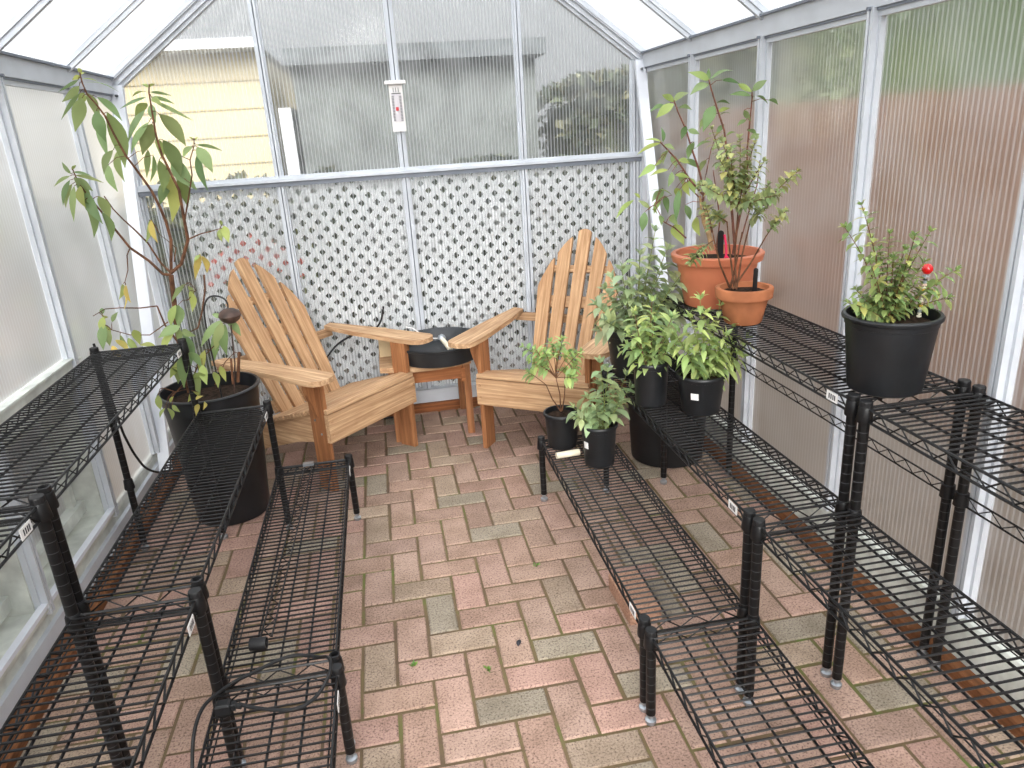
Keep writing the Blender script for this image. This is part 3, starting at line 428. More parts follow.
# ------------------------------------------------------------------ lattice outside the back wall
def lattice(x0, x1, z0, z1, y):
    l = MB(); p = .0762; hw = .0143
    def clip(poly):
        for ax, lim, sg in ((0, x0, 1), (0, x1, -1), (1, z0, 1), (1, z1, -1)):
            out = []
            for i in range(len(poly)):
                a, b = poly[i], poly[(i+1) % len(poly)]; da = (a[ax]-lim)*sg; db = (b[ax]-lim)*sg
                if da >= 0: out.append(a)
                if da*db < 0:
                    t_ = da/(da-db); out.append((a[0]+(b[0]-a[0])*t_, a[1]+(b[1]-a[1])*t_))
            poly = out
            if len(poly) < 3: return None
        return poly
    h = (z1-z0); k = -int(h/p)-2; r2 = hw*math.sqrt(2)
    while x0+k*p < x1+p:
        for sg, ya in ((1, y), (-1, y+.003)):
            cx = x0+k*p
            if sg > 0: q = [(cx-r2, z0), (cx+r2, z0), (cx+r2+h, z1), (cx-r2+h, z1)]
            else: q = [(cx-r2+h, z0), (cx+r2+h, z0), (cx+r2, z1), (cx-r2, z1)]
            c = clip(q)
            if c: 
                n = len(c); vs = [(a, ya, b) for a, b in c]+[(a, ya+.003, b) for a, b in c]
                l.add(vs, [tuple(range(n)), tuple(range(2*n-1, n-1, -1))]+[(i, n+i, n+(i+1) % n, (i+1) % n) for i in range(n)])
        k += 1
    return l
lt = lattice(-.93, 1.335, .1, 1.262, YB+.018); lt.box(-.945, -.925, YB+.015, YB+.03, .1, 1.262)
tag(lt.build('lattice_panel', M['vinyl']), 'white diagonal garden lattice standing against the outside of the back wall', 'lattice')

# ------------------------------------------------------------------ shelving
def shelf_mesh(x0, x1, y0, y1):
    """wire shelf between four post centres; z=0 is the top surface"""
    s = MB(); a, b, c, d = x0, x1, y0, y1; rw = .0033
    for z in (-.004, -.034):
        for p, q in (((a, c+.014, z), (a, d-.014, z)), ((b, c+.014, z), (b, d-.014, z)), ((a+.014, c, z), (b-.014, c, z)), ((a+.014, d, z), (b-.014, d, z))): s.tube([p, q], rw, 6)
    def zig(p, q, n):
        p = Vector(p); q = Vector(q); pts = []
        for i in range(n+1):
            w = p+(q-p)*(i/n); w.z = -.006 if i % 2 else -.032; pts.append(w)
        s.tube(pts, .0023, 4)
    n = int((d-c)/.034)
    zig((a, c+.02, 0), (a, d-.02, 0), n); zig((b, c+.02, 0), (b, d-.02, 0), n)
    zig((a+.02, c, 0), (b-.02, c, 0), 6); zig((a+.02, d, 0), (b-.02, d, 0), 6)
    for i in (1, 2, 3):
        x = a+(b-a)*i/4; s.tube([(x, c, -.009), (x, d, -.009)], .003, 6)
    for x in (a+.012, b-.012): s.tube([(x, c+.02, -.031), (x, d-.02, -.031)], .002, 4)
    n = int((d-c-.03)/.0212)
    for i in range(n+1):
        y = c+.015+(d-c-.03)*i/n; s.tube([(a+.0, y, -.0035), (b-.0, y, -.0035)], .0026, 5)
    for x in (a, b):
        for y in (c, d): s.lathe([(.0178, -.038), (.0185, -.034), (.0158, -.002), (.0148, 0)], 16, (x, y, 0), sm=False)
    return s
def post_mesh(h):
    s = MB(); s.lathe([(.0125, .03), (.0125, h)], 12); return s
HT = [.272, .532, .80]
DX = [0, .267, .517, .810]
LEN = 1.18
def make_unit(label, rail=True):
    """stair-stepped unit: origin at the foot of the first low post, rises towards local +x, depth along +y"""
    u = empty('shelving_unit', (0, 0, 0), label, 'shelving unit', 'stepped black wire shelving units')
    for i in range(3):
        sh = shelf_mesh(DX[i], DX[i+1], 0, LEN).build('wire_shelf', M['wire'], u, (0, 0, HT[i]))
        tg = MB(); tg.box(DX[i]-.005, DX[i]-.003, .055, .10, -.031, -.008); [tg.box(DX[i]-.0055, DX[i]-.005, ya_, ya_+.004, -.026, -.013, 1) for ya_ in (.063, .070, .078, .086)]
        o = tg.build('maker_tag', [M['white'], M['ink']], sh); o['label'] = 'small white maker tag'
    for j in range(4):
        h = HT[min(j, 2)]+.002
        for y in (0, LEN):
            p = post_mesh(h).build('post', M['post'], u, (DX[j], y, 0))
            f = MB(); f.lathe([(.013, 0), (.0145, .004), (.0145, .012), (.007, .016), (.007, .024), (.0122, .028), (.0122, .033)], 12)
            fo = f.build('levelling_foot', M['chrome'], p); fo['label'] = 'silver levelling foot'
            c = MB(); c.lathe([(.0132, h-.004), (.0146, h-.001), (.0146, h+.009), (.0135, h+.012)], 16, sm=False)
            c.build('post_cap', M['rubber'], p)
    if rail:
        r = MB(); z = .53
        for dz in (0, -.028): r.tube([(DX[3], .01, z+dz), (DX[3], LEN-.01, z+dz)], .0025, 5)
        n = int(LEN/.036); r.tube([(DX[3], .02+(LEN-.04)*i/n, z-(.026 if i % 2 else .002)) for i in range(n+1)], .0018, 4)
        for y in (0, LEN): r.lathe([(.0165, -.036), (.0185, -.034), (.0165, 0)], 12, (DX[3], y, z+.003))
        r.build('back_rail', M['wire'], u)
    else:
        for y in (0, LEN): MB().lathe([(.0178, .262), (.0185, .266), (.0158, .298), (.0148, .30)], 16, (DX[3], y, 0), sm=False).build('post_clip', M['rubber'], u)
    return u
uA = make_unit('farther right-hand stepped black wire shelving unit, holding most of the potted plants')
uA.location = (.531, 1.448, 0)
uB = copy_tree(uA); uB.location = (.531, .222, 0); uB['label'] = 'nearest right-hand stepped black wire shelving unit, its shelves empty'
uC = make_unit('farther left-hand stepped black wire shelving unit, a loose rail on its lowest shelf', False)
uC.location = (-.228, 2.69, 0); uC.rotation_euler = (0, 0, PI)
uD = copy_tree(uC); uD.location = (-.222, 1.462, 0); uD['label'] = 'nearest left-hand stepped black wire shelving unit, a cable plug on its lowest shelf'
# two tops of the left units are open tubes (their caps came off)
for u, tl in ((uC, ((0, LEN), (DX[2], LEN), (DX[1], LEN))),):
    for p in [o for o in bpy.data.objects if o.parent == u and o.name.startswith('post')]:
        for (x, y) in tl:
            if abs(p.location.x-x) < 1e-3 and abs(p.location.y-y) < 1e-3:
                h = HT[min(DX.index(x), 2)]+.002
                for c in [o for o in bpy.data.objects if o.parent == p and o.name.startswith('post_cap')]: bpy.data.objects.remove(c)
                c = MB(); c.lathe([(.0125, h-.01), (.0132, h), (.0132, h+.010), (.0100, h+.011), (.0100, h-.03), (.001, h-.03)], 12)
                o = c.build('open_tube_end', M['rubber'], p)
# loose rail, cap, cable on the left low shelf
ZS = .2735
r = MB(); p = Vector((-.392, 2.655, ZS)); q = Vector((-.418, 1.63, ZS)); side = Vector((.028, 0, 0))
for k in (0, 1): r.tube([p+side*k+Vector((0, 0, .003)), q+side*k+Vector((0, 0, .003))], .0026, 6)
n = 30; r.tube([p+(q-p)*(i/n)+side*(.08 if i % 2 else .92)+Vector((0, 0, .003)) for i in range(n+1)], .0019, 4)
o = r.build('loose_rail', M['wire']); tag(o, 'loose black zigzag truss rail lying along the low left wire shelf', 'shelf rail')
c = MB(); c.box(-.398, -.358, 2.645, 2.665, ZS+.006, ZS+.016); o2 = c.build('end_clip', M['chrome'], o); o2['label'] = 'silver end clip'
c = MB(); T = Matrix.Translation((-.415, 1.590, ZS+.0165)) @ Matrix.Rotation(PI/2, 4, 'Y') @ Matrix.Rotation(.1, 4, 'X')
cm = MB(); cm.lathe([(.0155, -.02), (.0160, -.018), (.0160, .018), (.0155, .02), (.013, .02), (.013, -.012), (.001, -.012)], 16)
cm.v = [tuple(T @ Vector(x)) for x in cm.v]
tag(cm.build('tube_cap', M['rubber']), 'short black plastic tube cap lying on its side on the low left wire shelf', 'cap')
cp = [(-.430, 1.392), (-.409, 1.382), (-.36, 1.365), (-.316, 1.355), (-.285, 1.362), (-.258, 1.380), (-.235, 1.408), (-.229, 1.44), (-.240, 1.478), (-.262, 1.506), (-.29, 1.527), (-.32, 1.537), (-.35, 1.534), (-.385, 1.518), (-.422, 1.495), (-.457, 1.47), (-.491, 1.443), (-.515, 1.41), (-.529, 1.37), (-.535, 1.33), (-.533, 1.28), (-.529, 1.22), (-.52, 1.1), (-.50, .95)]
cz = [ZS+.014, ZS+.010, ZS+.006, ZS+.005, ZS+.005, ZS+.012, ZS+.03, ZS+.04, ZS+.03, ZS+.012, ZS+.005, ZS+.005, ZS+.005, ZS+.005, ZS+.006, ZS+.010, ZS+.006, ZS+.0, ZS-.03, ZS-.09, ZS-.15, ZS-.2, .012, .008]
pc = empty('power_cable', (-.45, 1.39, ZS), 'black power cable looped on the low left wire shelf, its socket end near the post', 'cable')
k = MB(); k.tube(smooth([Vector((a+.45, b-1.39, z-ZS)) for (a, b), z in zip(cp, cz)], 4), .0042, 8); k.build('cord', M['rubber'], pc)
k = MB(); k.box(-.028, .004, -.014, .012, .003, .027, bev=.004); k.box(.004, .014, -.009, .007, .006, .022, bev=.002); k.tube([(.012, 0, .013), (.026, -.004, .011)], .0065, 8); o = k.build('plug', M['rubber'], pc); 

# loose brick on the pavers
k = MB(); T = Matrix.Translation((.655, 1.88, 0)) @ Matrix.Rotation(.02, 4, 'Z'); k.box(-.0508, .0508, -.1, .1, 0, .057, 0, T, lin((176, 138, 118)), .003)
tag(k.build('loose_brick', M['brick'], attr='brickcol'), 'single loose pink paver lying on the floor under the low right shelf', 'brick')

# ------------------------------------------------------------------ pots
def pot_prof(rt, rb, h, lip=.006, band=.0, wall=.003, soil=.8):
    p = [(rb*.93, 0), (rb, .004)]
    def r(z): return rb+(rt-rb)*z/h
    if band: p += [(r(h-band)-.0, h-band), (rt+lip*.6, h-band+.003), (rt+lip, h-.004), (rt+lip*.7, h), (rt-wall, h)]
    else: p += [(r(h*.86), h*.86), (r(h*.86)+.0015, h*.865), (r(h*.93)+.0015, h*.93), (r(h-.012), h-.012), (rt+lip*.9, h-.010), (rt+lip, h-.004), (rt+lip*.6, h), (rt-wall, h)]
    p += [(r(h*soil)-wall, h*soil), (.001, h*soil)]
    return p
def pot(parent, rt, rb, h, m, n=36, **kw):
    so = kw.get('soil', .8)
    k = MB(); k.lathe(pot_prof(rt, rb, h, **kw), n); pp = k.build('pot', m, parent)
    rs = rb+(rt-rb)*so-.004
    s = MB(); vs = [(0, 0, h*so+.006)]; fs = []
    for ring in (.35, .7, 1):
        for i in range(18): t_ = 2*PI*i/18; vs.append((rs*ring*math.cos(t_), rs*ring*math.sin(t_), h*so+(R_.uniform(.002, .009) if ring < 1 else .001)))
    fs += [(0, 1+i, 1+(i+1) % 18) for i in range(18)]
    for q in (0, 1): fs += [(1+q*18+i, 1+(q+1)*18+i, 1+(q+1)*18+(i+1) % 18, 1+q*18+(i+1) % 18) for i in range(18)]
    s.add(vs, fs, 0, None, True); s.build('soil', M['soil'], parent)
    return pp
def vary(c, dv=.14):
    k = 1+R_.uniform(-dv, dv); h = R_.uniform(-8, 8)
    g = .22*(c[0]+c[1]+c[2])/3; c = tuple(v*.78+g for v in c)
    return lin((max(0, min(255, c[0]*k*1.08+h)), max(0, min(255, c[1]*k*1.05)), max(0, min(255, c[2]*k*1.08-h*.5))))
def foliage_from(parent, loc, leaves, cols, sag=.1, seg=8):
    f = MB(); L0 = Vector(loc)
    for b, t_, w, kd in leaves:
        w = min(w*.86, .40*(Vector(t_)-Vector(b)).length)
        b = (max(b[0], XL+.05), b[1], b[2]); t_ = (max(t_[0], XL+.04), t_[1], t_[2])
        f.leaf(Vector(b)-L0, Vector(t_)-L0, w, vary(cols[kd], .1), sag, .22, seg, Vector((1, R_.uniform(-.7, .3), R_.uniform(-.2, .2))))
    return f.build('foliage', M['leaf'], parent)
def stalks(leaves, brs):
    # the short stalk that ties each leaf to the nearest point of a stem
    sp_ = [Vector(p0).lerp(Vector(p1), i/6) for pts, a_, b_ in brs for p0, p1 in zip(pts, pts[1:]) for i in range(7)]; out = []
    for b, t_, w, kd in leaves:
        b = Vector((max(b[0], XL+.05), b[1], b[2])); q = min(sp_, key=lambda v: (v-b).length); d_ = (q-b).length
        if .004 < d_ < .09: out.append(([q, q.lerp(b, .5)+Vector((0, 0, d_*.12)), b], .0014, .001))
    return out
def stems_from(parent, loc, brs, m, name='stems'):
    f = MB(); L0 = Vector(loc)
    for pts, a, b in brs: f.tube([Vector(p)-L0 for p in pts], a, 6, 0, b)
    return f.build(name, m, parent)
def bush(parent, loc, key, cols, ll, lw, sm, sr=.002, pairs=6, start=.3, droop=.3, bare=None, up=.25, extra=1.0, mb=None):
    root, tips = DATA[key]; L0 = Vector(loc); root = Vector(root)-L0
    st = MB(); lf = MB()
    forks = [Vector(q)-L0 for q in DATA.get(key+'_f', [])] if key != 'bigc' else []
    for q in forks:
        a_ = root+Vector((R_.uniform(-.012, .012), R_.uniform(-.012, .012), -.01)); m_ = a_.lerp(q, .5)+Vector((R_.uniform(-.008, .008), 0, 0)); st.tube([a_, m_, q], sr*1.7, 6, 0, sr)
    for tp in tips:
        tp = Vector(tp)-L0
        base = root+Vector((R_.uniform(-.012, .012), R_.uniform(-.012, .012), -.01))
        if forks:
            base = min(forks, key=lambda q: (q-tp).length+max(0, q.z-tp.z)*3)
            if (base-tp).length > (root-tp).length: base = root
        ctrl = base.lerp(tp, .5)+Vector((R_.uniform(-.01, .01), 0, (tp-base).length*.10))
        pts = [base*(1-s)**2+ctrl*2*s*(1-s)+tp*s*s for s in [i/8 for i in range(9)]]
        st.tube(pts, sr, 5, 0, sr*.45)
        tot = (tp-base).length; n = max(3, int(pairs*extra))
        for i in range(n+1):
            s = start+(1-start)*i/n; P0 = base*(1-s)**2+ctrl*2*s*(1-s)+tp*s*s
            d = (tp-ctrl).normalized(); ang = (PI/2)*i+R_.uniform(-.5, .5)
            a = d.orthogonal().normalized(); b = d.cross(a)
            sc = (1-.35*abs(s-.7))*(.55 if i == n else 1)*R_.uniform(.75, 1.15)
            for sg in (1, -1):
                side = (a*math.cos(ang)+b*math.sin(ang))*sg
                dr = side*R_.uniform(.8, 1.1)+d*(up+(.6 if i == n else 0))+Vector((0, 0, -droop*R_.uniform(.3, 1.2)))
                dr.normalize(); lf.leaf(P0, P0+dr*ll*sc, lw*sc, vary(R_.choice(cols), .14), .12, .2, 4, side.cross(Vector((0, 0, 1))) if abs(side.z) < .9 else None)
            if i == n:
                for q in range(4):
                    t2 = ang+q*PI/2+.7; dr = (a*math.cos(t2)+b*math.sin(t2))*.7+d*.9; lf.leaf(P0, P0+dr.normalized()*ll*.5, lw*.5, vary(cols[0], .1), .1, .25, 3)
    st.build('stems', sm, parent); lf.build('foliage', M['leaf'], parent)

LC = [(112, 140, 66), (138, 168, 62), (88, 118, 52), (206, 186, 70)]
# big black pot at the end of the left shelves, tall drooping plant
loc = (-.745, 2.925, 0)
pl = empty('potted_plant', loc, 'tall bare-stemmed plant with drooping leaves in a wide black pot behind the left shelves', 'potted plant')
pot(pl, .184, .145, .555, M['pot'], 44, lip=.01, soil=.9)
stems_from(pl, loc, DATA['lp_br']+stalks(DATA['lp_lv'], DATA['lp_br']), M['bark']); foliage_from(pl, loc, DATA['lp_lv'], [(132, 160, 92), (158, 178, 84), (112, 142, 76), (204, 188, 84)], .1)
# hooked stake with round ornament
hs = empty('garden_stake', (-.675, 2.80, .5), 'black hooked metal stake with a round brown ball standing in the wide left pot', 'garden stake')
hk = MB(); P_ = [(.0, -.02), (-.002, .12), (-.006, .26), (-.004, .36), (.004, .405), (.024, .432), (.052, .435), (.078, .42), (.085, .395), (.078, .38), (.066, .382)]
hk.tube(smooth([(a_, 0, b_) for a_, b_ in P_]), .0032, 8); hk.build('hook', M['iron'], hs)
hk = MB(); hk.lathe([(.001, -.029), (.018, -.027), (.034, -.015), (.041, 0), (.036, .014), (.020, .025), (.001, .029)], 24, (.087, -.01, .360)); hk.tube([(.085, -.01, .325), (.07, -.0, .17), (.03, .0, -.02)], .0028, 6)
o = hk.build('ball', M['rust'], hs); o['label'] = 'rusty brown ball on a thin wire'

def rp(name, loc, label, rt, rb, h, m, **kw):
    e = empty(name, loc, label, 'potted plant'); pot(e, rt, rb, h, m, **kw); return e
# right side plants
loc = (1.18, 2.47, .80)
e = rp('potted_plant', loc, 'leggy large-leaved plant in the big orange-brown pot on the top right shelf', .150, .112, .19, M['terra_p'], lip=.014, band=.032, soil=.82)
k = stems_from(e, loc, DATA['bt_br'][2:]+stalks(DATA['bt_lv'], DATA['bt_br']), M['redstem']); k2 = stems_from(e, loc, DATA['bt_br'][:2], M['palebark'], 'trunk'); k2['label'] = 'pale cut woody trunk'
foliage_from(e, loc, DATA['bt_lv'], [(136, 168, 100), (160, 190, 92), (108, 142, 78), (190, 184, 84)], .14)
loc = (1.145, 2.19, .80)
e = rp('potted_plant', loc, 'twiggy small-leaved shrub in a small clay pot in front of the big orange pot', .086, .060, .118, M['terra'], lip=.007, band=.036, wall=.008, soil=.84)
bush(e, loc, 'sm_terr', [(156, 176, 108), (138, 160, 96), (178, 184, 104), (124, 148, 84)], .036, .019, M['bark'], .0021, 13, .28, .3)
loc = (.895, 2.56, .532)
e = rp('potted_plant', loc, 'bushy grey-green sage in a tall black pot, far end of the middle right shelf', .105, .082, .185, M['pot'], soil=.88)
bush(e, loc, 'sage', [(160, 184, 130), (144, 170, 112), (174, 196, 138), (150, 176, 110)], .072, .030, M['greenstem'], .0026, 9, .2, .25)
loc = (.842, 2.235, .532)
e = rp('potted_plant', loc, 'leafy plant in a tall narrow black pot with dark stake, on the middle right shelf', .059, .052, .155, M['pot'], soil=.86)
bush(e, loc, 'b1', [(152, 184, 104), (168, 198, 108), (130, 162, 88), (178, 202, 104)], .064, .023, M['redstem'], .002, 8, .15, .3)
loc = (.972, 2.12, .532)
e = rp('potted_plant', loc, 'arching light green plant in a squat black pot with white sticker, middle right shelf', .076, .062, .132, M['pot'], soil=.86)
bush(e, loc, 'b2', [(164, 192, 102), (178, 204, 110), (150, 180, 94), (134, 162, 88)], .066, .020, M['greenstem'], .002, 9, .2, .75)
k = MB(); a0 = -1.95
def sticker(rad, a0, a1, z0, z1, n=5):
    k = MB(); vs = []
    for i in range(n+1):
        a = a0+(a1-a0)*i/n
        for z in (z0, z1):
            for rr in (rad(z)-.0005, rad(z)+.0012): vs.append((rr*math.cos(a), rr*math.sin(a), z))
    fs = []
    for i in range(n):
        q = i*4; fs += [(q+1, q+3, q+7, q+5), (q, q+4, q+6, q+2), (q+2, q+6, q+7, q+3), (q, q+1, q+5, q+4)]
    fs += [(0, 2, 3, 1), (n*4, n*4+1, n*4+3, n*4+2)]
    k.add(vs, fs); return k
o = sticker(lambda z: .062+.014*z/.132+.001, -2.45, -2.10, .06, .082).build('price_sticker', M['white'], e); o['label'] = 'white price sticker'
kk = MB(); 
for i in range(4): kk.add([((.0665+.0036)*math.cos(a), (.0665+.0036)*math.sin(a), z) for a in (-2.38+i*.05, -2.35+i*.05) for z in (.0735, .0775)], [(0, 2, 3, 1)])
loc = (.60, 2.55, .2735)
e = rp('potted_plant', loc, 'thin-stemmed plant in a black pot, farther of the two on the low right shelf', .066, .056, .142, M['pot'], soil=.86)
bush(e, loc, 'abeh', [(150, 186, 100), (134, 170, 90), (164, 200, 106)], .044, .016, M['bark'], .0018, 6, .6, .2)
loc = (.69, 2.355, .2735)
e = rp('potted_plant', loc, 'soft grey-green seedling in a black pot, nearer of the two on the low right shelf', .064, .054, .158, M['pot'], soil=.8)
bush(e, loc, 'anear', [(150, 176, 114), (138, 166, 104), (160, 186, 122)], .062, .027, M['greenstem'], .002, 5, .3, .25)
o = sticker(lambda z: .054+.010*z/.158+.0012, -2.9, -2.55, .075, .1).build('price_sticker', M['white'], e); o['label'] = 'small white sticker'
loc = (1.160, 1.495, .8015)
e = rp('potted_plant', loc, 'spreading green plant in a large dusty black pot, near end of the top right shelf', .103, .084, .187, M['pot'], lip=.007, soil=.86)
bush(e, loc, 'bigc', [(130, 160, 82), (114, 144, 72), (146, 174, 90), (124, 152, 78), (166, 176, 86)], .032, .014, M['bark'], .0016, 15, .05, .3)
# big floor pot under the far right shelves
e = empty('plant_pot', (1.17, 2.90, 0), 'big black plastic pot on the floor behind the farther right shelves', 'pot'); k = MB(); k.lathe(pot_prof(.185, .16, .42, .012, soil=.3), 40); k.build('pot_body', M['pot'], e)
k = MB(); k.lathe([(.150, .122), (.150, .128), (.001, .131)], 24); k.build('soil', M['soil'], e)

def stake(x, y, z0, z1, lean, label, m='rubber', w=.0075):
    k = MB(); T = Matrix.Translation((x, y, z0)) @ Matrix.Rotation(lean, 4, 'Y'); h = z1-z0
    k.prism([(-w, 0), (w, 0), (w, h-w*.8), (w*.6, h-w*.2), (0, h), (-w*.6, h-w*.2), (-w, h-w*.8)], -.0012, .0012, T @ Matrix.Rotation(PI/2, 4, 'X'))
    return tag(k.build('plant_label', M[m]), label, 'plant label')
s = stake(1.158, 2.40, .95, 1.075, 0, 'black plant label stake tied with pink ribbon in the big orange-brown pot', w=.011)
k = MB(); k.tube([(1.168, 2.392, 1.06), (1.172, 2.388, 1.03), (1.174, 2.386, 1.0), (1.172, 2.384, .985)], .004, 6); k.add([(1.172, 2.383, .995), (1.158, 2.381, .972), (1.166, 2.382, .968), (1.173, 2.381, .976), (1.181, 2.381, .966), (1.188, 2.382, .974)], [(0, 1, 2, 3), (0, 3, 4, 5)])
k.build('ribbon', M['pink'], s)['label'] = 'bright pink ribbon'
stake(1.160, 2.150, .892, .985, 0.02, 'black plant label stake standing in the small clay pot')
stake(.842, 2.195, .66, .735, .03, 'dark plant label stake standing in the tall narrow black pot')
# beaded stake with red glass ball
bs = empty('garden_stake', (1.235, 1.50, .95), 'beaded plant stake topped with a red glass ball in the large dusty black pot', 'garden stake')
k = MB(); k.tube([(0, 0, -.01), (.012, .006, .125)], .0015, 6); k.build('rod', M['chrome'], bs)
zz = .0
seq = ['b3', 'b4', 'b3', 'b1', 'b1', 'b5', 'b1', 'b2', 'b4', 'b1', 'b1', 'b4', 'b1', 'b2', 'b1', 'b4', 'b5', 'b3']
for i, c in enumerate(seq):
    z = .002+i*.0062; k = MB(); rr = .0045 if i % 3 else .0058
    k.lathe([(.002, -.0026), (rr, -.0018), (rr, .0018), (.002, .0026)], 10, (.012*z/.125, .006*z/.125, z)); k.build('bead', M[c], bs)
k = MB(); k.lathe([(.002, -.004), (.009, -.003), (.009, .0), (.002, .002)], 12, (.0115, .0055, .117)); k.build('bead', M['b5'], bs)
k = MB(); k.lathe([(.001, -.0125), (.007, -.011), (.0118, -.004), (.0125, .001), (.011, .006), (.007, .0105), (.001, .0125)], 16, (.013, .006, .132)); k.build('glass_ball', M['redglass'], bs)['label'] = 'red glass ball'
# pvc stub
k = MB(); k.tube([(-.045, -.004, 0), (.045, .004, 0)], .0125, 14, r1=.0125); tag(k.build('pipe_piece', M['cream'], None, (.590, 2.43, .2895)), 'short cream plastic pipe piece lying on the low right shelf beside the pots', 'pipe')

# ------------------------------------------------------------------ adirondack chairs
def adirondack(name, loc, rz, label, backs=(.935, .77), lift=0):
    e = empty(name, loc, label, 'garden chair', 'wooden slatted armchairs by the lattice', rz)
    zt, yt = backs
    for s in (-1, 1):
        k = MB(); x = s*.266; k.box(x-.011, x+.011, 0, .089, 0, .53)
        for z in (.27, .33): k.tube([(x, .03 if z < .3 else .06, z), (x+s*.0135, .03 if z < .3 else .06, z)], .005, 8, 1)
        lg = k.build('leg', [M['woodz'], M['chrome']], e)
        k = MB()   # gusset under the arm
        T = Matrix(((s, 0, 0, s*.277), (0, 0, 1, .032), (0, 1, 0, 0), (0, 0, 0, 1)))
        k.prism([(0, .53), (.052, .53), (.046, .47), (.012, .37), (0, .34)], 0, .02, T); k.build('arm_bracket', M['woodz'], e)
        k = MB()   # side stringer runs from the front apron down to the rear ground
        x = s*.243
        prof = [(0, .235), (0, .362), (.03, .368), (.40, .255), (.80, .045), (.86, .0), (.80, 0), (.70, .02), (.42, .125), (.22, .19), (.08, .215)]
        T = Matrix(((0, 0, 1, x-.011), (1, 0, 0, 0), (0, 1, 0, 0), (0, 0, 0, 1)))
        k.prism(prof, 0, .022, T); k.build('side_rail', M['woody'], e)
        # arm
        pts = []
        x0 = s*.318
        a = [(-.064, -.055), (-.056, -.08), (-.035, -.098), (.0, -.104), (.035, -.098), (.056, -.08), (.066, -.05), (.068, .05), (.05, .35), (.02, .58), (-.04, .60), (-.058, .3), (-.064, .0)]
        a = [(px*s*-1, py) for px, py in a]
        k = MB(); T = Matrix.Translation((x0, 0, .53)) @ Matrix.Rotation(0, 4, 'Z')
        k.prism(a if s < 0 else a[::-1], 0, .022, T); k.build('arm', M['woody'], e)
    k = MB(); k.box(-.277, .277, -.022, 0, .235, .362)
    for x in (-.26, .26):
        for z in (.27, .33): k.tube([(x, -.022, z), (x, -.027, z)], .006, 8)
    k.build('front_apron', M['woodx'], e)
    for i in range(6):   # seat slats follow the slope of the rails
        y = -.018+i*.073; z = .366-max(0, y-.03)*.30; an = -.02 if i == 0 else -.29
        k = MB(); T = Matrix.Translation((0, y, z)) @ Matrix.Rotation(an, 4, 'X'); k.box(-.275, .275, 0, .066, 0, .019, 0, T, bev=.002); k.build('seat_slat', M['woodx'], e)
    # back: five fanned slats
    yb, zb = .39, .235
    tops = [-.19, -.098, 0, .098, .19]; bots = [-.15, -.076, 0, .076, .15]; hh = [.80, .945, 1.0, .945, .80]
    L = math.hypot(yt-yb, zt-zb); an = math.atan2(yt-yb, zt-zb)
    B = Matrix.Translation((0, yb, zb)) @ Matrix.Rotation(-an, 4, 'X')      # local z up the back
    for i in range(5):
        h = L*hh[i]; bx = bots[i]; tx = bx+(tops[i]-bots[i])*hh[i]; hw0, hw1 = .028, .034
        so = (i > 2)-(i < 2); amt = (0, .105, .05)[abs(i-2) if abs(i-2) < 3 else 2] if i != 2 else .0
        amt = {0: .15, 1: .085, 2: .014, 3: .085, 4: .15}[i]
        poly = [(bx-hw0, 0), (bx+hw0, 0)]
        n = 6
        for j in range(n+1):
            u = 1-2*j/n              # +1 .. -1 across the top, from right to left
            dz = -amt*((so*u+1)/2)**1.35 if so else -amt*abs(u)**2.2
            poly.append((tx+hw1*u, h+dz))
        T = Matrix(((1, 0, 0, 0), (0, 0, -1, 0), (0, 1, 0, 0), (0, 0, 0, 1)))
        k = MB(); k.prism(poly, -.0, .019, T); k.build('back_slat', M['slat'], e).matrix_local = B
    for hw, d_, zc, hh_ in ((.18, .024, .52, .03), (.19, .03, .1, .03), (.165, .02, .74, .018)):
        k = MB(); k.box(-hw, hw, 0.001, d_, zc*L-hh_, zc*L+hh_, 0, B); k.build('back_crosspiece', M['woodx'], e)
    k = MB(); yy = yb+(yt-yb)*(.53-zb)/(zt-zb); k.box(-.34, .34, yy+.022, yy+.045, .49, .53); k.build('arm_rail', M['woodx'], e)
    return e
adirondack('adirondack_chair', (-.135, 3.16, 0), math.atan2(.37, .355), 'worn wooden slat-back armchair on the left, beside the wide black pot')
adirondack('adirondack_chair', (.59, 3.065, 0), math.atan2(-.33, .46), 'worn wooden slat-back armchair on the right, behind the low shelf with small potted plants')

# side table
tb = empty('side_table', (.15, 3.56, 0), 'small brown wooden side table with a bowed front between the two armchairs', 'table')
k = MB(); pl_ = [(-.235+.445*i/10, -.135-.05*math.sin(PI*i/10)) for i in range(11)]+[(.21, .27), (-.235, .27)]
k.prism(pl_, .372, .398); k.build('tabletop', M['woodx'], tb)
k = MB(); k.box(-.165, .165, -.13, -.11, .30, .372); k.box(-.165, .165, .235, .255, .285, .355); k.box(-.175, -.155, -.14, .235, .285, .355); k.box(.155, .175, -.14, .235, .285, .355); k.build('apron', M['tablewood'], tb)
for x in (-.18, .185):
    for y in (-.115, .24):
        k = MB(); k.box(x-.017, x+.017, y-.017, y+.017, 0, .372); k.build('leg', M['woodz'], tb)
# tan block on the left of the table
k = MB(); k.prism([(-.05, 0), (.03, 0), (.03, .095), (.015, .115), (-.01, .128), (-.05, .132)], -.05, .05, Matrix(((1, 0, 0, 0), (0, 0, -1, 0), (0, 1, 0, 0), (0, 0, 0, 1))))
tag(k.build('wood_block', M['tan'], None, (-.03, 3.66, .3985)), 'tan rounded block on the left end of the side table beside the black basin', 'block')
